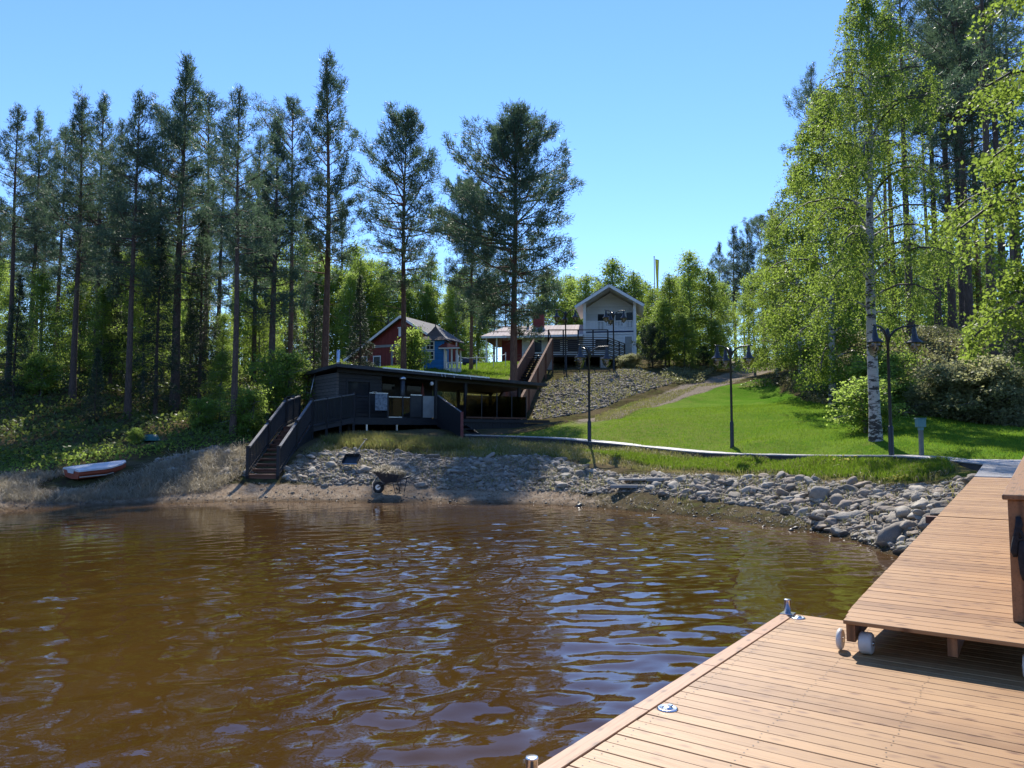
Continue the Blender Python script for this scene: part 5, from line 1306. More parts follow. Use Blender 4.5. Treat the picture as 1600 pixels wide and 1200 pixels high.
stone_v = [ico(3, 40 + i, (1.0, r_, z_)) for i, (r_, z_) in enumerate(((.8, .5), (.7, .42), (.9, .6), (.75, .38), (.85, .5), (.6, .45), (.95, .45), (.7, .55)))]
stone_me = [np_mesh('stone', V, None, F, M['stone'], True) for V, F in stone_v]
low_v = [ico(1, 60 + i, (1.0, .75, .5)) for i in range(8)]
mid_v = [ico(2, 160 + i, (1.0, r_, z_)) for i, (r_, z_) in enumerate(((.8, .5), (.65, .42), (.9, .55), (.75, .38)))]
sr = np.random.default_rng(21)
big = [  # notable boulders: px, py, Y, size, label
    (1402, 832, 14.3, 0.42, 'largest pointed grey boulder at the water beside the jetty', (1.0, 0.7, 1.15), 0.5),
    (1418, 800, 14.9, 0.36, 'broad pale boulder leaning against the jetty above the pointed one', (1.2, 0.8, 0.8), 1.0),
    (1441, 785, 15.2, 0.30, 'pale boulder half under the jetty just below the beam ends', (1.2, 0.8, 0.9), 2.0),
    (1283, 783, 18.8, 0.40, 'big rounded dark boulder standing highest in the bank by the lawn', (1.1, 0.9, 0.95), 0.3),
    (1307, 790, 18.2, 0.30, 'smooth tan boulder just right of the big dark rounded one', (1.0, 0.9, 0.9), 1.4),
    (1286, 812, 17.2, 0.36, 'long low boulder at the waterline below the big rounded one', (1.2, 0.7, 0.62), 0.2),
    (1322, 812, 16.9, 0.35, 'flat topped boulder at the water in front of the tan one', (1.2, 0.8, 0.72), 2.9),
    (1337, 797, 17.2, 0.27, 'rounded light boulder behind the flat topped one', (1.0, 0.9, 0.85), 0.9),
    (1322, 797, 17.6, 0.30, 'grey boulder wedged between the tan and the light boulders', (1.0, 0.8, 0.8), 2.2),
    (1375, 820, 15.8, 0.22, 'small brown grey boulder left of the pointed boulder', (1.1, 0.8, 0.7), 0.4),
    (1345, 832, 15.9, 0.19, 'small dark wet boulder lying lowest in the shallows', (1.1, 0.8, 0.7), 1.8),
    (615, 736, 27.2, 0.40, 'large pale boulder behind the wheelbarrow hay', (1.0, 0.8, 0.7), 0.6),
    (570, 738, 27.0, 0.42, 'large light boulder beside the black scoop shovel', (1.1, 0.8, 0.75), 1.0),
    (766, 728, 27.4, 0.34, 'bright angular boulder in the middle of the stone bank below the terrace', (1.0, 0.9, 0.8), 0.2),
    (717, 742, 26.6, 0.34, 'flat rounded boulder left of the bright angular one', (1.2, 0.8, 0.6), 2.6),
    (487, 722, 28.0, 0.32, 'pale boulder near the top of the bank beside the dark stairs', (1.2, 0.8, 0.6), 2.0),
]
for px, py, Y, sz, lb, sc_, rz in big:
    p = at(px, py, Y); g_ = gz(p[0], Y)
    o = link('boulder', stone_me[int(sr.integers(8))], None, (p[0], Y, g_ + sz * sc_[2] * 0.18)); o.scale = (sz * sc_[0], sz * sc_[1], sz * sc_[2] * 1.15); o.rotation_euler = (sr.normal(0, .15), sr.normal(0, .15), rz)
    tag(o, lb, 'boulder', 'boulders of the shore bank')
B = np.asarray(BANK)
Q = scatter(BANK, 8600, 8)
_f = 0.5 + 0.5 * np.sin(Q[:, 0] * 1.7 + 2 * np.sin(Q[:, 1] * 1.3)) * np.sin(Q[:, 1] * 2.1 + 1.5 * np.sin(Q[:, 0] * 1.1))
Q = Q[sr.random(len(Q)) < 0.50 + 0.5 * np.clip(_f * 1.8 - 0.2, 0, 1)]
H0 = hgt(Q[:, 0], Q[:, 1])
right = np.clip((Q[:, 0] - 1.5) / 6.0, 0, 1)
size = np.exp(sr.normal(0, 0.58, len(Q))) * (0.058 + 0.012 * right)
size = np.clip(size, 0.035, 0.26)
size *= np.where((Q[:, 0] < -3), 0.95, 1.0)
px_size = size / Q[:, 1]
order = np.argsort(-px_size)
ind, rest = order[:284], order[284:]
for i in ind:
    sz = size[i]; me = stone_me[int(sr.integers(8))]
    o = link('stone', me, None, (Q[i, 0], Q[i, 1], H0[i] + sz * 0.16)); o.scale = (sz * 1.1, sz, sz * sr.uniform(0.8, 1.15)); o.rotation_euler = (sr.normal(0, .25), sr.normal(0, .25), sr.random() * 6.28)
    near = Q[i, 0] > 4.5
    tag(o, 'rounded grey stone in the bank between the jetty and the lawn' if near else 'rounded grey stone in the long bank below boardwalk and sauna', 'stone', 'grey stones of the near bank' if near else 'grey stones of the long bank')
def merge_stones(P, sizes, seed, lowpoly):
    r = np.random.default_rng(seed); Vs, Fs, n = [], [], 0
    for i in range(len(P)):
        V, F = lowpoly[int(r.integers(len(lowpoly)))]; t = r.random() * 6.283; c, s_ = math.cos(t), math.sin(t)
        W = V * (sizes[i] * r.uniform(0.75, 1.25, 3)); W = np.stack([W[:, 0] * c - W[:, 1] * s_, W[:, 0] * s_ + W[:, 1] * c, W[:, 2] + 0.2 * W[:, 0] * r.normal(0, 1)], -1)
        Vs.append(W + P[i]); Fs.append(F + n); n += len(V)
    return np.concatenate(Vs), np.concatenate(Fs)
V, F = merge_stones(np.stack([Q[rest, 0], Q[rest, 1], H0[rest] + size[rest] * 0.12], -1), size[rest], 4, mid_v)
tag(link('stones', np_mesh('stones', V, None, F, M['stone'], True)), kind='stuff')
# small rubble of the upper slope, of the bank and along the left beach
Qs = [scatter(UPROCK, 4200, 9), scatter(BANK, 5200, 10), scatter(poly_of([(240, 720), (330, 700), (390, 705), (400, 745), (330, 745), (270, 745)]), 500, 12), scatter([(7.0, 12.9), (9.3, 11.9), (12, 11), (13, 14), (10.8, 15), (9.2, 13.9), (8.2, 14.2)], 500, 13)]
P = np.concatenate(Qs); sz = np.concatenate([np.exp(sr.normal(0, .4, 4200)) * 0.09, np.exp(sr.normal(0, .4, 5200)) * 0.045, np.exp(sr.normal(0, .4, 500)) * 0.10, np.exp(sr.normal(0, .4, 500)) * 0.14])
V, F = merge_stones(np.stack([P[:, 0], P[:, 1], hgt(P[:, 0], P[:, 1]) + sz * 0.15], -1), sz, 5, low_v)
tag(link('rubble', np_mesh('rubble', V, None, F, M['stone'], True)), kind='stuff')
# beach litter: pebbles and sticks along the waterline
SB = np.array([p for p in shore if -26 < p[0] < 7])
k = sr.integers(0, len(SB) - 1, 2600); t = sr.random(2600)[:, None]; P = SB[k] * (1 - t) + SB[k + 1] * t; P[:, 1] += sr.gamma(1.3, 0.6, 2600); P[:, 0] += sr.normal(0, .2, 2600)
sz = np.exp(sr.normal(0, .5, 2600)) * 0.022
V, F = merge_stones(np.stack([P[:, 0], P[:, 1], hgt(P[:, 0], P[:, 1]) + sz * 0.2], -1), sz, 6, low_v)
tag(link('pebbles', np_mesh('pebbles', V, None, F, M['stone'], True)), kind='stuff')

# ---------------------------------------------------------------- grass, reeds, undergrowth
def grass_obj(name, poly, n, h, w, lean, seed, mat, sink=0.0, clump=0.0, keep=None):
    P = scatter(poly, n, seed) if not isinstance(poly, np.ndarray) or poly.ndim == 1 else poly
    P = np.asarray(P)
    if keep is not None: P = P[keep(P)]
    if clump:
        r = np.random.default_rng(seed + 99); f = 0.5 + 0.5 * np.sin(P[:, 0] * 2.3 + 2 * np.sin(P[:, 1] * 1.1)) * np.sin(P[:, 1] * 2.7 + 1.5 * np.sin(P[:, 0] * 1.7))
        P = P[r.random(len(P)) < (1 - clump) + clump * f]
    z = hgt(P[:, 0], P[:, 1])
    V, q_, t_ = blades_np(np.stack([P[:, 0], P[:, 1], z - sink], -1), h, w, lean, seed, 0.5)
    return V, q_, t_
def multi(name, parts, mat):
    Vs, Qs, Ts, n = [], [], [], 0
    for V, q_, t_ in parts: Vs.append(V); Qs.append(q_ + n); Ts.append(t_ + n); n += len(V)
    return tag(link(name, np_mesh(name, np.concatenate(Vs), np.concatenate(Qs), np.concatenate(Ts), mat)), kind='stuff')
nlb = poly_of([(900, 705), (1000, 712), (1090, 720), (1200, 722), (1400, 722), (1480, 722), (1490, 738), (1440, 752), (1330, 746), (1200, 738), (1090, 735), (980, 722)])
lawn_near = lambda P: (P[:, 1] < 44)
multi('lawn_grass', [grass_obj('', LAWN, 120000, 0.07, 0.013, 0.4, 31, None, 0, 0.3, lambda P: (P[:, 1] < 40) & (seg_dist(PATH, P[:, 0], P[:, 1]) > 1.0)), grass_obj('', nlb, 34000, 0.15, 0.014, 0.35, 32, None, 0, 0.35),
      grass_obj('', YARD2, 14000, 0.16, 0.03, 0.35, 33, None)], M['grass'])
multi('bank_grass', [grass_obj('', BERM, 26000, 0.16, 0.016, 0.45, 34, None, 0, 0.75), grass_obj('', poly_of([(500, 690), (560, 684), (640, 688), (735, 694), (725, 704), (640, 706), (540, 702)]), 9000, 0.30, 0.02, 0.4, 35, None, 0, 0.3),
      grass_obj('', UPROCK, 7000, 0.20, 0.03, 0.45, 36, None, 0, 0.85), grass_obj('', poly_of([(640, 640), (690, 600), (780, 598), (800, 630), (760, 645), (690, 650)]), 14000, 0.30, 0.035, 0.45, 37, None, 0, 0.4),
      grass_obj('', BANK, 9000, 0.15, 0.014, 0.6, 38, None, 0, 0.95), grass_obj('', poly_of([(930, 660), (1000, 640), (1090, 605), (1180, 590), (1100, 600), (1000, 625), (930, 650)]), 5000, 0.10, 0.025, 0.5, 39, None)], M['bankgrass'])
LREED = poly_of([(0, 785), (0, 745), (90, 742), (200, 742), (290, 715), (380, 700), (390, 735), (330, 770), (200, 782)]) 
LR2 = [np.array((-40, 20)), np.array((-40, 26))] + LREED[1:2] + LREED[0:1]
lit = lambda P: (hgt(P[:, 0], P[:, 1]) > 0.03) & (seg_dist([pA, pB], P[:, 0], P[:, 1] + 0.3) > 0.8)
lit2 = lambda P: lit(P) & (seg_dist([pA, pB], P[:, 0], P[:, 1] + 0.8) > 1.5)
multi('dead_reeds', [grass_obj('', LREED, 22000, 0.26, 0.012, 1.15, 41, None, 0, 0.6, lit), grass_obj('', LREED, 1500, 0.5, 0.012, 0.6, 42, None, 0, 0.8, lit2), grass_obj('', LR2, 9000, 0.45, 0.014, 0.8, 43, None, 0, 0.3),
      grass_obj('', P[:2200], 0, 0.12, 0.010, 1.3, 44, None, 0, 0, lambda P: hgt(P[:, 0], P[:, 1]) > 0.06), grass_obj('', BANK, 7000, 0.14, 0.010, 1.4, 45, None, 0, 0.9), grass_obj('', BERM, 9000, 0.14, 0.012, 0.9, 46, None, 0, 0.9)], M['reed'])
# reed tufts standing in the shallows
for i, (px, py, n, h, lb) in enumerate(((1067, 800, 46, 0.55, 'small green grey reed tuft at the water below the old timbers'), (237, 784, 5, 0.9, 'few thin reed stems standing in the water below the boat'))):
    p = atz(px, py, 0.0); r = np.random.default_rng(70 + i)
    Pp = np.stack([r.normal(0, .10, n), r.normal(0, .10, n), np.full(n, -0.05)], -1)
    V, q_, t_ = blades_np(Pp, h, 0.016, 0.18, 71 + i)
    tag(link('reed_tuft', np_mesh('reed_tuft', V, q_, t_, M['bankgrass'] if i == 0 else M['reed']), None, (p[0], p[1], 0)), lb, 'reeds')
# dandelions on the bank
dP = scatter(poly_of([(1290, 722), (1345, 722), (1345, 730), (1290, 730)]), 14, 50); dP = np.concatenate([dP, scatter(poly_of([(1385, 755), (1420, 755), (1420, 762), (1385, 762)]), 10, 51)])
for i, q in enumerate(dP):
    if i == 0:
        mb = MB(); mb.lathe([(0.0, 0.17), (0.028, 0.18), (0.034, 0.195), (0.02, 0.205), (0.0, 0.205)], 8); dm = mb.build('dandelion', M['yellow']); st_ = MB().tube([(0, 0, 0), (0.01, 0, 0.17)], 0.004, 5).build('stem', M['grass'], dm); fd = dm
        dm.location = (q[0], q[1], gz(*q))
    else:
        dm = dup(fd, (q[0], q[1], gz(*q)))
    tag(dm, 'yellow dandelion in the grass strip right below the boardwalk' if i < 14 else 'yellow dandelion beside the stones near the jetty', 'dandelion', 'dandelions in the bank grass' if i < 14 else 'dandelions by the jetty stones')
def leaf_cloud(P, size, seed, flat=0.35):
    r = np.random.default_rng(seed); n = len(P)
    a = r.normal(0, 1, (n, 3)); a /= np.linalg.norm(a, axis=1)[:, None]; b_ = r.normal(0, 1, (n, 3)); b_[:, 2] *= flat; b_ -= (b_ * a).sum(1)[:, None] * a; b_ /= np.linalg.norm(b_, axis=1)[:, None]
    s_ = size * r.uniform(0.6, 1.3, n)[:, None]
    V = np.stack([P - a * s_ * 0.55, P + b_ * s_ * 0.36, P + a * s_ * 0.55, P - b_ * s_ * 0.36], 1).reshape(-1, 3)
    return V, np.arange(n)[:, None] * 4 + np.array([[0, 1, 2, 3]])
def ground_leaves(poly, n, h, size, seed, clump=0.6):
    r = np.random.default_rng(seed); P = scatter(poly, n, seed); tb = at(236, 694, 30.0); P = P[np.hypot(P[:, 0] - tb[0], (P[:, 1] - 29.4) * 0.6) > 0.75]; n = len(P)
    f = 0.5 + 0.5 * np.sin(P[:, 0] * 0.9 + 2 * np.sin(P[:, 1] * 0.5 + seed)) * np.sin(P[:, 1] * 1.1 + 1.5 * np.sin(P[:, 0] * 0.7))
    f2 = 0.5 + 0.5 * np.sin(P[:, 0] * 3.1 + seed) * np.sin(P[:, 1] * 2.9)
    z = hgt(P[:, 0], P[:, 1]) + h * r.random(n) * (1 - clump + clump * f) * (0.5 + 0.5 * f2)
    return leaf_cloud(np.stack([P[:, 0], P[:, 1], z], -1), size, seed)
def multileaf(name, parts, mat):
    V = np.concatenate([p[0] for p in parts]); n = 0; F = []
    for v_, f_ in parts: F.append(f_ + n); n += len(v_)
    return tag(link(name, np_mesh(name, V, np.concatenate(F), None, mat)), kind='stuff')
WOODL = [np.array(p) for p in ((-40, 28), (-28, 28.5))] + poly_of([(0, 735), (90, 728), (190, 712), (280, 700), (390, 688), (425, 670), (440, 650)]) + [np.array(p) for p in ((-12, 46), (-12, 60), (-45, 60))]
MOUND = poly_of([(1225, 600), (1260, 628), (1340, 643), (1400, 650), (1480, 655), (1600, 668)]) + [np.array(p) for p in ((26, 26), (32, 30), (30, 44), (14, 48))]
EDGE = [np.array(p) for p in ((-32, 25.5), (-32, 30))] + poly_of([(0, 715), (0, 740), (100, 735), (200, 722), (290, 703), (390, 690), (390, 672), (300, 680), (200, 695), (100, 705)])[0:0] + poly_of([(0, 705), (100, 702), (200, 694), (300, 680), (395, 670), (395, 690), (290, 703), (200, 720), (100, 735), (0, 742)])
multileaf('undergrowth', [ground_leaves(WOODL, 60000, 0.75, 0.15, 52), ground_leaves([(-60, 45), (-60, 75), (70, 75), (70, 50), (22, 50), (16, 66), (10, 78), (-14, 78), (-14, 50)], 30000, 1.0, 0.28, 53)], M['under'])
multileaf('bank_herbs', [ground_leaves(EDGE, 9000, 0.40, 0.11, 54, 0.8), ground_leaves(poly_of([(500, 692), (560, 686), (640, 690), (735, 696), (725, 702), (640, 704), (540, 700)]), 2500, 0.28, 0.07, 57)], M['youngleaf'])
multileaf('dry_brush', [ground_leaves(MOUND, 52000, 0.75, 0.12, 55, 0.7), ground_leaves(poly_of([(1030, 590), (1060, 602), (1100, 598), (1120, 580), (1060, 570)]), 4000, 0.7, 0.14, 56)], M['heath'])
# ---------------------------------------------------------------- trees
def tuft_mesh(C, D, per, ln, w, seed, spread=0.9):
    """bunches of needles: C centres, D main directions"""
    r = np.random.default_rng(seed); n = len(C)
    d = D[:, None, :] + r.normal(0, spread, (n, per, 3)); d /= np.linalg.norm(d, axis=2)[..., None]
    s_ = np.cross(d, r.normal(0, 1, (n, per, 3))); s_ /= np.linalg.norm(s_, axis=2)[..., None]
    L = ln * r.uniform(0.6, 1.25, (n, per, 1)); o = C[:, None, :] + r.normal(0, ln * 0.35, (n, per, 3))
    V = np.stack([o - s_ * w / 2, o + s_ * w / 2, o + d * L], 2).reshape(-1, 3)
    return V, np.arange(n * per)[:, None] * 3 + np.array([[0, 1, 2]])
def trunk_np(mb, H, r0, seed, lean=0.0, wav=0.12, n=10, top=0.04):
    r = np.random.default_rng(seed); a1, a2 = r.random(2) * 6; pts, rad = [], []
    for i in range(15):
        t = i / 14; z = H * t - (0.4 if i == 0 else 0)
        pts.append((lean * t * t * H + wav * math.sin(a1 + t * 5) * t, wav * math.sin(a2 + t * 4) * t, z))
        rad.append(max(top, r0 * (1 - t) ** 0.8 * (1 + 0.35 * max(0, 1 - t * 14))))
    mb.tube(pts, rad, n, True, False)
    P = np.array(pts); ts = np.linspace(0, 1, 15)
    return lambda t: np.array([np.interp(t, ts, P[:, k]) for k in range(3)])
def conifer(name, H, r0, cs, R, seed, mat, bark, shape='pine', whorl=0.5, per=9, dens=8.0, ln=0.24, w=0.034, up=(-8, 55), lean=0.0, dead=10, irregular=0.3):
    r = np.random.default_rng(seed); mb = MB(); axis = trunk_np(mb, H, r0, seed, lean); C, D = [], []
    z = cs * H
    while z < H * 0.985:
        u = (z / H - cs) / (1 - cs)
        if shape == 'pine': prof = ((1 - u) ** 0.75) * min(1.0, 0.55 + 1.6 * u)
        elif shape == 'round': prof = math.sqrt(max(0.0, 1 - (max(u, 0.0) * 1.02 - 0.22) ** 2 / 0.66)) * min(1, 0.5 + 2.2 * u) if u < 0.98 else 0.1
        else: prof = (1 - u) ** 0.9
        nb = r.integers(3, 6)
        a0 = r.random() * 6.283
        for k in range(nb):
            if shape != 'spruce' and r.random() < 0.13: continue
            L = max(0.25, R * prof * (1 + r.normal(0, irregular))); az = a0 + 6.283 * k / nb + r.normal(0, .35)
            L *= 1.0 if shape == 'spruce' else 1 + 0.28 * math.sin(az + z * 0.55 + seed) + 0.18 * math.sin(2 * az - z * 0.9)
            el = math.radians(up[0] + (up[1] - up[0]) * u ** 1.3 + r.normal(0, 13 if shape != 'spruce' else 6)); z_ = z + r.normal(0, 0.3 if shape != 'spruce' else 0.1); z_ = min(z_, H * 0.985)
            L = min(L, max(0.22, (H - z_) / max(0.25, math.sin(el + 0.25))))
            b0 = axis(z_ / H); d = np.array([math.cos(az) * math.cos(el), math.sin(az) * math.cos(el), math.sin(el)])
            bend = (0.18 if shape != 'spruce' else -0.12) * L
            end = b0 + d * L + np.array([0, 0, bend]); mid = b0 + d * L * 0.5 + np.array([0, 0, bend * 0.15])
            mb.tube([b0, mid, end], [0.012 + L * 0.012, 0.010 + L * 0.007, 0.006], 4, True, False)
            side = np.array([-math.sin(az), math.cos(az), 0])
            nt_ = int(L * dens) + 2
            lo = 0.28 if shape != 'spruce' else 0.08
            for j in range(nt_):
                q = lo + (1 - lo) * math.sqrt(r.random()); c_ = b0 + (mid - b0) * min(q * 2, 1) if q < .5 else mid + (end - mid) * (q * 2 - 1)
                lat = r.normal(0, 1) * L * 0.30 * (1.25 - q) + r.normal(0, .06)
                c_ = c_ + side * lat + np.array([0, 0, r.normal(0.06, 0.16) + (0.0 if shape != 'spruce' else -0.06 * abs(lat))])
                C.append(c_); D.append(d * 0.7 + side * np.sign(lat) * 0.35 + np.array([0, 0, 0.45 if shape != 'spruce' else -0.1]))
        z += whorl * (1 - (0.45 if shape == 'spruce' else 0.12) * u) * r.uniform(0.8, 1.2)
    for i in range(14): C.append(axis(1.0) + np.array([r.normal(0, .1), r.normal(0, .1), -0.06 * i])); D.append(np.array([r.normal(0, .3), r.normal(0, .3), 1]))
    for i in range(dead):
        zz = r.uniform(0.15, 0.98) * cs * H; az = r.random() * 6.28; L = r.uniform(0.4, 1.4); b0 = axis(zz / H)
        mb.tube([b0, b0 + np.array([math.cos(az) * L, math.sin(az) * L, r.normal(-.05, .2)])], [0.016, 0.005], 4, True, False)
    V, F = tuft_mesh(np.array(C), np.array(D), per, ln, w, seed + 1, 0.75)
    tm = bpy.data.meshes.new('trunk'); tm.from_pydata(mb.v, [], mb.f); tm.update(); tm.polygons.foreach_set('use_smooth', np.ones(len(mb.f), bool)); tm.materials.append(bark)
    return dict(H=H, trunk=tm, crown=np_mesh('crown', V, None, F, mat), name=name)
def broadleaf(name, H, r0, cs, R, seed, mat, bark, limbs=30, twigs=20, leaves=26, lsize=0.085, droop=0.8, el0=(25, 65), trunk_wav=0.15, stems=1, shape='birch', jit=0.09, tlen=1.0):
    r = np.random.default_rng(seed); mb = MB(); P = []
    for s_i in range(stems):
        hH = H * (1.0 if s_i == 0 else r.uniform(0.6, 0.95)); off = np.array([0, 0, 0.0]) if stems == 1 else np.array([r.normal(0, .25), r.normal(0, .25), 0])
        sub = MB(); axis0 = trunk_np(sub, hH, r0 / (1 if stems == 1 else 1.6), seed + s_i, 0.0 if stems == 1 else r.normal(0, .10), trunk_wav)
        mb.add([np.array(v_) + off for v_ in sub.v], sub.f, True)
        for i in range(limbs):
            u = (i + r.random()) / limbs; t = cs + (0.97 - cs) * u
            if shape == 'birch': prof = min(1, 0.55 + 1.8 * u) * (1 - u) ** 0.62 + 0.08
            elif shape == 'column': prof = min(1, 0.6 + 1.2 * u) * (1 - u) ** 0.5 + 0.06
            else: prof = math.sqrt(max(0.02, 1 - (2 * u - 0.9) ** 2 / 1.3))
            L = R * prof * r.uniform(0.75, 1.25); az = i * 2.4 + r.normal(0, .4); el = math.radians(el0[0] + (el0[1] - el0[0]) * u + r.normal(0, 8))
            b0 = axis0(t) + off; dh = np.array([math.cos(az), math.sin(az), 0]); pts = [b0]; e_ = el
            for k in range(5): pts.append(pts[-1] + (dh * math.cos(e_) + np.array([0, 0, math.sin(e_)])) * L / 5 * 1.15); e_ -= math.radians(10 + 10 * droop)
            mb.tube(pts, [0.012 + 0.013 * L * (1 - k / 6) for k in range(6)], 5, True, False)
            pa = np.array(pts); side = np.array([-math.sin(az), math.cos(az), 0])
            for k in range(max(5, int(twigs * min(1, 0.35 + prof)))):
                q = 0.18 + 0.82 * r.random() ** 0.75; c_ = np.array([np.interp(q * 5, range(6), pa[:, m_]) for m_ in range(3)])
                tl = tlen * r.uniform(0.35, 1.0) * (0.35 + 0.32 * R / 2.5); a2 = r.random() * 6.283
                td = np.array([math.cos(a2), math.sin(a2), 0.0]) * (1.0 - droop * 0.62) + np.array([0, 0, 0.25 - droop]); td /= np.linalg.norm(td)
                e2 = c_ + side * r.normal(0, .16 * L) + np.array([0, 0, r.normal(0, .1)])
                if k % 2 == 0: mb.tube([c_, e2, e2 + td * tl], [0.006, 0.005, 0.003], 3, False, False)
                tt = r.random((leaves, 1)); P.append(e2 + td * tl * tt + r.normal(0, jit, (leaves, 3)))
    V, F = leaf_cloud(np.concatenate(P), lsize, seed + 2, 1.0)
    tm = bpy.data.meshes.new('trunk'); tm.from_pydata(mb.v, [], mb.f); tm.update(); tm.polygons.foreach_set('use_smooth', np.ones(len(mb.f), bool)); tm.materials.append(bark)
    return dict(H=H, trunk=tm, crown=np_mesh('crown', V, F, None, mat), name=name)

PINE = [conifer('pine_tree', 20, 0.21, 0.40, 2.5, 101, M['needle'], M['pinebark'], irregular=0.35, whorl=0.40, dens=11, ln=0.27, w=0.040), conifer('pine_tree', 20, 0.20, 0.53, 2.2, 102, M['needle'], M['pinebark'], irregular=0.4, whorl=0.40, dens=11, ln=0.27, w=0.040),
        conifer('pine_tree', 20, 0.22, 0.37, 2.7, 103, M['needle'], M['pinebark'], irregular=0.35, whorl=0.40, dens=11, ln=0.27, w=0.040), conifer('pine_tree', 20, 0.19, 0.56, 2.0, 104, M['needle'], M['pinebarkred'], 'round', irregular=0.4, whorl=0.42, dens=11, ln=0.27, w=0.040)]
DENSE = conifer('pine_tree', 20, 0.26, 0.32, 3.0, 105, M['needle'], M['pinebark'], whorl=0.34, dens=12, irregular=0.25, ln=0.27, w=0.042)
TALL = [conifer('pine_tree', 24, 0.24, 0.60, 2.4, 141, M['needle'], M['pinebark'], irregular=0.35, whorl=0.42, dens=11, ln=0.27, w=0.040), conifer('pine_tree', 24, 0.22, 0.64, 2.2, 142, M['needle'], M['pinebarkred'], 'round', irregular=0.4, whorl=0.42, dens=11, ln=0.27, w=0.040)]
OPENP = conifer('pine_tree', 18, 0.20, 0.36, 2.1, 106, M['needle'], M['pinebarkred'], whorl=0.34, dens=14, irregular=0.3, up=(5, 50), ln=0.25, w=0.038)
SOLO = conifer('pine_tree', 16, 0.22, 0.30, 2.95, 107, M['needle'], M['pinebarkred'], 'round', whorl=0.27, dens=15, irregular=0.25, up=(-12, 60), per=11, ln=0.27, w=0.040)
MIDP = conifer('pine_tree', 16, 0.19, 0.36, 2.15, 108, M['needle'], M['pinebarkred'], 'round', whorl=0.30, dens=14, irregular=0.28, up=(-5, 55), ln=0.26, w=0.040)
SPRUCE = [conifer('spruce_tree', 12, 0.14, 0.06, 1.9, 111, M['spruce'], M['pinebark'], 'spruce', whorl=0.36, per=8, dens=11, ln=0.22, w=0.04, up=(-18, 30), dead=2, irregular=0.15),
          conifer('spruce_tree', 16, 0.18, 0.12, 2.1, 112, M['spruce'], M['pinebark'], 'spruce', whorl=0.42, per=8, dens=10, ln=0.24, w=0.04, up=(-18, 30), dead=4, irregular=0.2)]
BIRCH = broadleaf('birch_tree', 15.5, 0.185, 0.26, 2.8, 121, M['birchleaf'], M['birchbark'], limbs=46, twigs=30, leaves=46, lsize=0.064, droop=1.0, jit=0.055, tlen=2.0)
NBIRCH = broadleaf('birch_tree', 14.0, 0.16, 0.22, 2.9, 122, M['birchleaf'], M['birchbark'], limbs=60, twigs=40, leaves=40, lsize=0.075, droop=0.8, jit=0.08)
MBIRCH = broadleaf('birch_tree', 13.0, 0.13, 0.08, 2.6, 126, M['birchleaf'], M['birchbark'], limbs=56, twigs=24, leaves=36, lsize=0.085, droop=0.9, jit=0.08, tlen=1.6)
SBIRCH = [broadleaf('birch_tree', 9.0, 0.09, 0.10, 1.9, 123, M['birchleaf'], M['greybark'], limbs=52, twigs=15, leaves=20, lsize=0.105, droop=0.75, el0=(25, 70), shape='column', jit=0.16, tlen=1.3),
          broadleaf('birch_tree', 10.0, 0.10, 0.10, 1.7, 124, M['youngleaf'], M['greybark'], limbs=54, twigs=15, leaves=20, lsize=0.11, droop=0.55, el0=(30, 72), shape='column', jit=0.18, tlen=1.2),
          broadleaf('aspen_tree', 11.0, 0.10, 0.18, 1.6, 125, M['youngleaf'], M['greybark'], limbs=50, twigs=14, leaves=20, lsize=0.11, droop=0.4, el0=(30, 70), shape='column', jit=0.18, tlen=1.2)]
BUSH = [broadleaf('bush', 2.4, 0.035, 0.10, 1.0, 131, M['youngleaf'], M['greybark'], limbs=12, twigs=10, leaves=16, lsize=0.10, droop=0.2, stems=4, shape='round', jit=0.10),
        broadleaf('willow_bush', 2.2, 0.03, 0.12, 0.9, 132, M['willow'], M['greybark'], limbs=16, twigs=12, leaves=20, lsize=0.085, droop=0.1, stems=5, shape='round', jit=0.08)]
JUNI = conifer('juniper_bush', 4.2, 0.10, 0.02, 1.5, 133, M['spruce'], M['pinebark'], 'round', whorl=0.22, per=9, dens=16, ln=0.20, w=0.04, up=(10, 70), dead=0, irregular=0.2)

made = {}
def tree(proto, X, Y, H, label, cat='tree', group=None, rz=None, widen=1.0, sink=0.15):
    k = id(proto); g_ = gz(X, Y); s_ = H / proto['H']
    rz = random.random() * 6.283 if rz is None else rz
    sc_ = (s_ * widen, s_ * widen, s_)
    if k not in made:
        t = thing(proto['name'], label, cat, (X, Y, g_ - sink), rz, group); t.scale = sc_
        link('trunk' if cat == 'tree' else 'stems', proto['trunk'], t); link('crown' if cat == 'tree' else 'foliage', proto['crown'], t)
        made[k] = t
    else:
        t = dup(made[k], (X, Y, g_ - sink), rz, sc_, label)
        if group: t['group'] = group
        elif 'group' in t.keys(): del t['group']
    return t
def tp(proto, px, Y, top, label, cat='tree', group=None, rz=None, widen=1.0, base_px=None):
    X = at(px, 600, Y)[0]; return tree(proto, X, Y, at(px, top, Y)[2] - gz(X, Y) + 0.15, label, cat, group, rz, widen)

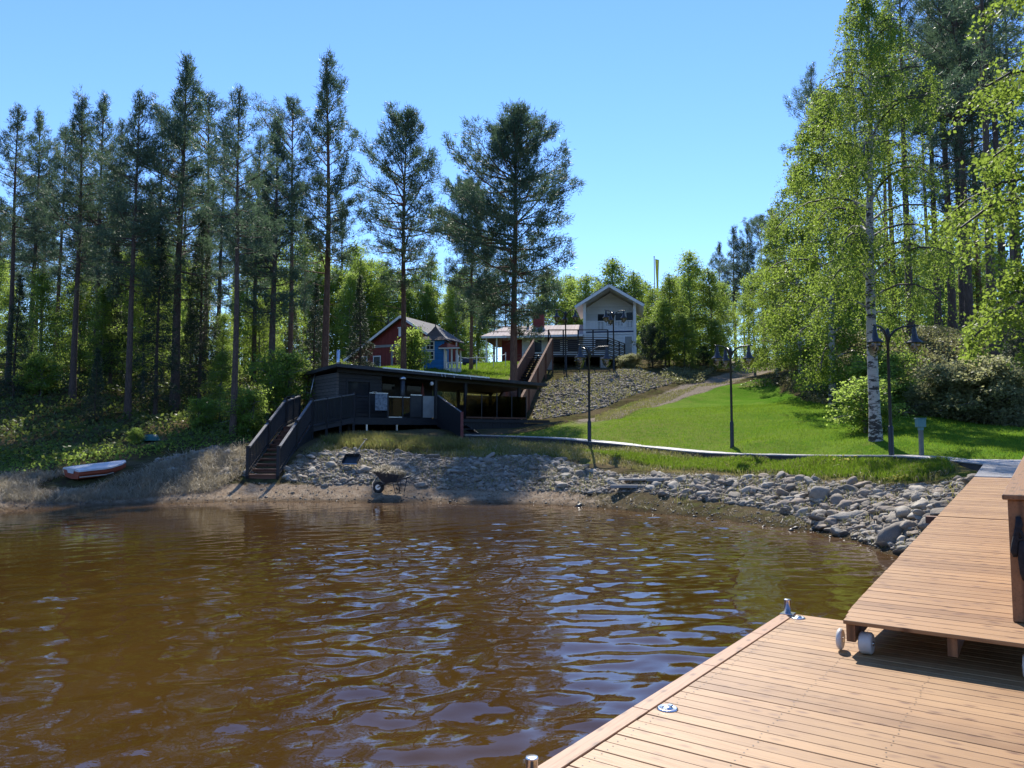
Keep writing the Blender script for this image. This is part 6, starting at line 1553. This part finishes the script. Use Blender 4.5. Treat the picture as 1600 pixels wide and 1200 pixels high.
# left wood, front row
G1 = 'tall pines of the left wood'
for a_ in [
    (PINE[1], 12, 38, 168, 'tall pine at the left border of the wood'), (PINE[0], 45, 43, 178, 'slim pine second from the left border of the wood'),
    (PINE[3], 86, 47, 205, 'pine behind and between the third and fourth tall trunks from the left'), (PINE[2], 114, 36, 152, 'stout pine directly above the red boat'),
    (PINE[0], 148, 42, 150, 'pine with rusty trunk right behind the one above the boat'), (PINE[1], 178, 46, 190, 'thin dark pine between the boat and the green tub'),
    (PINE[0], 201, 34, 148, 'straight grey trunked pine above the right end of the boat'), (DENSE, 274, 37, 94, 'highest and thickest dark pine of the left wood'),
    (PINE[3], 318, 43, 152, 'slender pine just right of the thickest pine of the wood'), (PINE[1], 366, 31, 140, 'reddish narrow pine with its foot at the grassy bank left of the stairs'),
    (DENSE, 424, 37, 192, 'dark broad pine behind the stairs and left of the sauna'), (PINE[3], 452, 43, 162, 'leaning thin pine behind the dark broad one near the sauna'),
    (PINE[0], 396, 48, 215, 'pine in the second row between the reddish pine and the sauna'), (PINE[1], 340, 50, 200, 'pine in the second row behind the light green bush'),
    (PINE[3], 240, 46, 180, 'pine in the second row left of the thickest pine'), 
    (OPENP, 507, 45, 92, 'tall open pine rising behind the left end of the sauna roof'), (MIDP, 630, 48, 180, 'lone pine in front of the red barn'), (SOLO, 803, 44, 180, 'broad lone pine beside the brown hill stairs')]:
    tp(*a_, group=G1 if a_[1] < 470 else 'lone pines behind the sauna', rz=(0.6 if a_[0] is SOLO else None))
tp(SPRUCE[1], 244, 35, 355, 'dark low spruce left of the thickest pine'); tp(SPRUCE[0], 562, 50, 432, 'dark conical spruce left of the red barn'); tp(SPRUCE[0], 490, 52, 440, 'dark spruce behind the flue end of the sauna')
tp(SPRUCE[0], 150, 33, 545, 'young spruce in the shade above the red boat', widen=1.1); tp(SPRUCE[0], 296, 40, 470, 'dark spruce behind the light green bush left of the stairs'); tp(SPRUCE[0], 455, 44, 470, 'spruce right behind the landing of the beach stairs')
tp(SOLO, 736, 62, 285, 'second broad pine standing farther back left of the lone pine', widen=0.75)
for px, Y, top, k, lb in ((22, 36, 430, 0, 'dark spruce between the two pines at the left border'), (172, 40, 360, 1, 'dark spruce rising between the boat and the tub'), (312, 38, 330, 1, 'dark spruce right of the thickest pine'), (225, 48, 300, 1, 'tall spruce in the second row left of the thickest pine'), (128, 50, 290, 1, 'tall spruce in the second row behind the boat pines')):
    tp(SPRUCE[k], px, Y, top, lb, widen=0.95)
# deeper pines of the left wood
r = np.random.default_rng(77)
for i in range(13):
    px = -120 + i * 50 + r.normal(0, 10); Y = r.uniform(64, 92)
    if 480 < px: Y = r.uniform(86, 100)
    tp(PINE[int(r.integers(4))], px, Y, r.uniform(250, 330) if px < 470 else r.uniform(395, 430), 'background pine deep in the left wood' if px < 470 else 'background pine behind the red barn', group='deeper pines of the left wood' if px < 470 else 'pines behind the barn')
# sunlit young birches inside the wood
for i in range(40):
    px = -70 + i * 13 + r.normal(0, 6); Y = r.uniform(38, 58)
    if px > 430: Y = r.uniform(56, 66)
    tp(SBIRCH[i % 3], px, Y, r.uniform(385, 540), 'light green young birch growing between the dark trunks of the left wood', group='young birches in the left wood', widen=1.15)
for i in range(20):
    px = 480 + i * 14 + r.normal(0, 5)
    tp(SBIRCH[(i * 2) % 3], px, r.uniform(84, 94), r.uniform(360, 430) if px < 600 else r.uniform(405, 450), 'light green birch behind the red barn and play house', group='birches behind the barn', widen=1.1)
# bushes on the left
tp(SBIRCH[0], 345, 33.5, 548, 'bright young birch at the wood edge left of the beach stairs', widen=1.25, rz=1.0)
for px, Y, top, lb in ((318, 32.0, 628, 'leafy bush under the bright young birch'), (388, 31.5, 615, 'leafy bush right of the reddish pine foot'), (215, 29.5, 672, 'bush beside the green tub'), (60, 36, 560, 'bush in a patch of sun on the left slope'), (440, 36, 560, 'leafy bush behind the landing of the stairs'), (24, 29.0, 700, 'low bush at the left border above the reeds')):
    tp(BUSH[0], px, Y, top, lb, 'bush')
tp(BUSH[0], 645, 50.5, 522, 'sunlit rounded bush left of the blue play house', 'bush', widen=0.8)
# right wood on the mound
G3 = 'pines of the right wood'
for a_ in [
    (TALL[0], 1426, 41, -60, 'stout pine directly behind the birch and the near lamp'), (TALL[0], 1470, 46, -10, 'pine right of the stout one on the mound'), (TALL[0], 1492, 43, -80, 'second stout pine on the mound'),
    (TALL[0], 1556, 31, -190, 'nearest thick pine at the right foot of the mound'), (TALL[1], 1508, 50, 10, 'thin pine right behind the second stout one'), (TALL[1], 1400, 52, 30, 'thin pine behind the stout pine near the birch'),
    (TALL[0], 1574, 38, -90, 'pine just behind the nearest thick one'), (TALL[0], 1598, 44, -60, 'pine at the right border of the picture'), (TALL[1], 1535, 52, 20, 'pine between the second stout and the nearest one'), (TALL[0], 1345, 56, 60, 'tall pine behind the left side of the birch crown'),
    (DENSE, 1512, 44, -60, 'dark dense pine filling the top between birch and right border'), (TALL[1], 1310, 62, 150, 'pine deep behind the hanging birch leaves')]:
    tp(*a_, group=G3)
for i in range(6):
    px = 1270 + i * 62 + r.normal(0, 8)
    tp(TALL[int(r.integers(2))], px, r.uniform(74, 95), r.uniform(90, 230), 'background pine deep in the right wood', group='deeper pines of the right wood')
for i in range(16):
    px = 1240 + i * 24 + r.normal(0, 10)
    tp(SBIRCH[i % 3], px, r.uniform(52, 66), r.uniform(370, 470), 'light green young birch among the right wood trunks', group='young birches in the right wood', widen=1.2)
tp(BIRCH, 1366, 23.6, -40, 'large white trunked birch with hanging leaves on the lawn', rz=0.3)
tree(NBIRCH, 10.8, 13.4, 13.5, 'near birch whose leafy branches fill the upper right corner', rz=2.0)
for px, Y, top, wd, lb in ((1300, 36, 130, 1.31, 'leafy birch just left behind the large white birch'), (1252, 43, 245, 1.2, 'full leafy birch at the left edge of the right wood'), (1215, 48, 330, 1.05, 'lower birch at the top of the path right side'), (1180, 54, 425, 1.2, 'small birch leaning over the path top')):
    tp(MBIRCH if px > 1200 else SBIRCH[1], px, Y, top, lb, widen=1.0 if px > 1200 else wd)
# bushes and birches right of the house
for px, Y, top, k, lb in ((1046, 60, 428, 0, 'young birch close to the right wall of the white house'), (1082, 62, 392, 1, 'tall young birch in front of the flag pole bushes'), (1112, 62, 418, 0, 'young birch left of the path top'), (1133, 66, 440, 1, 'young birch nearest the path top on its left'), (1020, 78, 452, 0, 'birch behind the white house gable on the right')):
    tp(SBIRCH[k], px, Y, top, lb, widen=1.15)
tp(JUNI, 1020, 58, 512, 'dark juniper at the right corner of the house terrace', 'bush', widen=0.9); tp(JUNI, 1100, 60, 545, 'dark juniper by the path under the birches', 'bush', widen=1.1)
for px, Y, top, lb in ((1040, 59, 470, 'bright bushy birch sapling just right of the corner juniper'), (1070, 58, 490, 'bright bushy sapling in the middle of the saplings by the house'), (1118, 60, 500, 'bright bushy sapling at the bend of the path')):
    tp(SBIRCH[1], px, Y, top, lb, widen=1.6)
tp(BUSH[1], 985, 57.5, 556, 'yellow green bush on the stones in front of the white door', 'bush', widen=1.6)
for px, Y, top in ((868, 92, 430), (893, 95, 438), (915, 90, 428), (962, 94, 402), (990, 92, 425), (1010, 96, 440), (1060, 90, 430), (1085, 96, 420)):
    tp(SBIRCH[1 if px % 2 else 0], px, Y, top, 'light green birch behind the white house roof', group='birches behind the house', widen=1.3)
for px, Y, top in ((835, 100, 440), (815, 96, 420), (790, 100, 430), (760, 96, 405), (850, 104, 450), (1150, 84, 356), (1128, 88, 380), (1172, 82, 350), (1165, 90, 380), (1195, 80, 340), (1215, 86, 330), (940, 105, 440)):
    tp(PINE[int(px) % 4], px, Y, top, 'background pine behind the white house wing' if px < 1100 else 'background pine beyond the top of the path', group='pines behind the house' if px < 1100 else 'pines beyond the path')
# shrubs on the mound
for px, Y, top, k, lb in ((1380, 33.5, 560, 0, 'green bush on the mound right of the birch trunk'), (1352, 27, 600, 0, 'light bush at the foot of the birch trunk'), (1500, 30.6, 580, 1, 'pale willow bush at the foot of the mound'), (1524, 30.0, 568, 1, 'tallest pale willow bush beside the nearest thick pine'), (1546, 29.6, 590, 1, 'pale willow bush right before the nearest thick pine'), (1458, 31.6, 600, 1, 'pale willow bush left of the others at the mound foot'), (1415, 34, 600, 1, 'pale willow bush behind the near lamp post'), (1260, 45, 560, 0, 'bush on the left shoulder of the mound')):
    tp(BUSH[k], px, Y, top, lb, 'bush', widen=1.35)
tp(SPRUCE[0], 1600, 31, 440, 'dark spruce in the shade at the right border under the near birch', widen=1.2)
tp(SPRUCE[0], 1585, 34, 470, 'second dark spruce behind the shaded one at the right border', widen=1.2)
# far edge of the forest
for i in range(46):
    px = -350 + i * 52 + r.normal(0, 10); Y = r.uniform(105, 135)
    if 540 < px < 1230: top = r.uniform(425, 455)
    else: top = r.uniform(300, 380)
    tp(PINE[i % 4] if i % 3 else SBIRCH[1], px, Y, top, 'distant tree in the forest edge beyond the yard and wood', group='distant forest edge trees', widen=1.2)
# trees outside the frame at the sides
for X, Y, H in ((-28, 34, 19), (-31, 40, 20), (-34, 30, 18), (26, 33, 21), (29, 27, 19), (24, 40, 22)):
    tree(PINE[int(abs(X)) % 4], X, Y, H, 'pine of the shore wood beside the picture', group='pines beside the view')
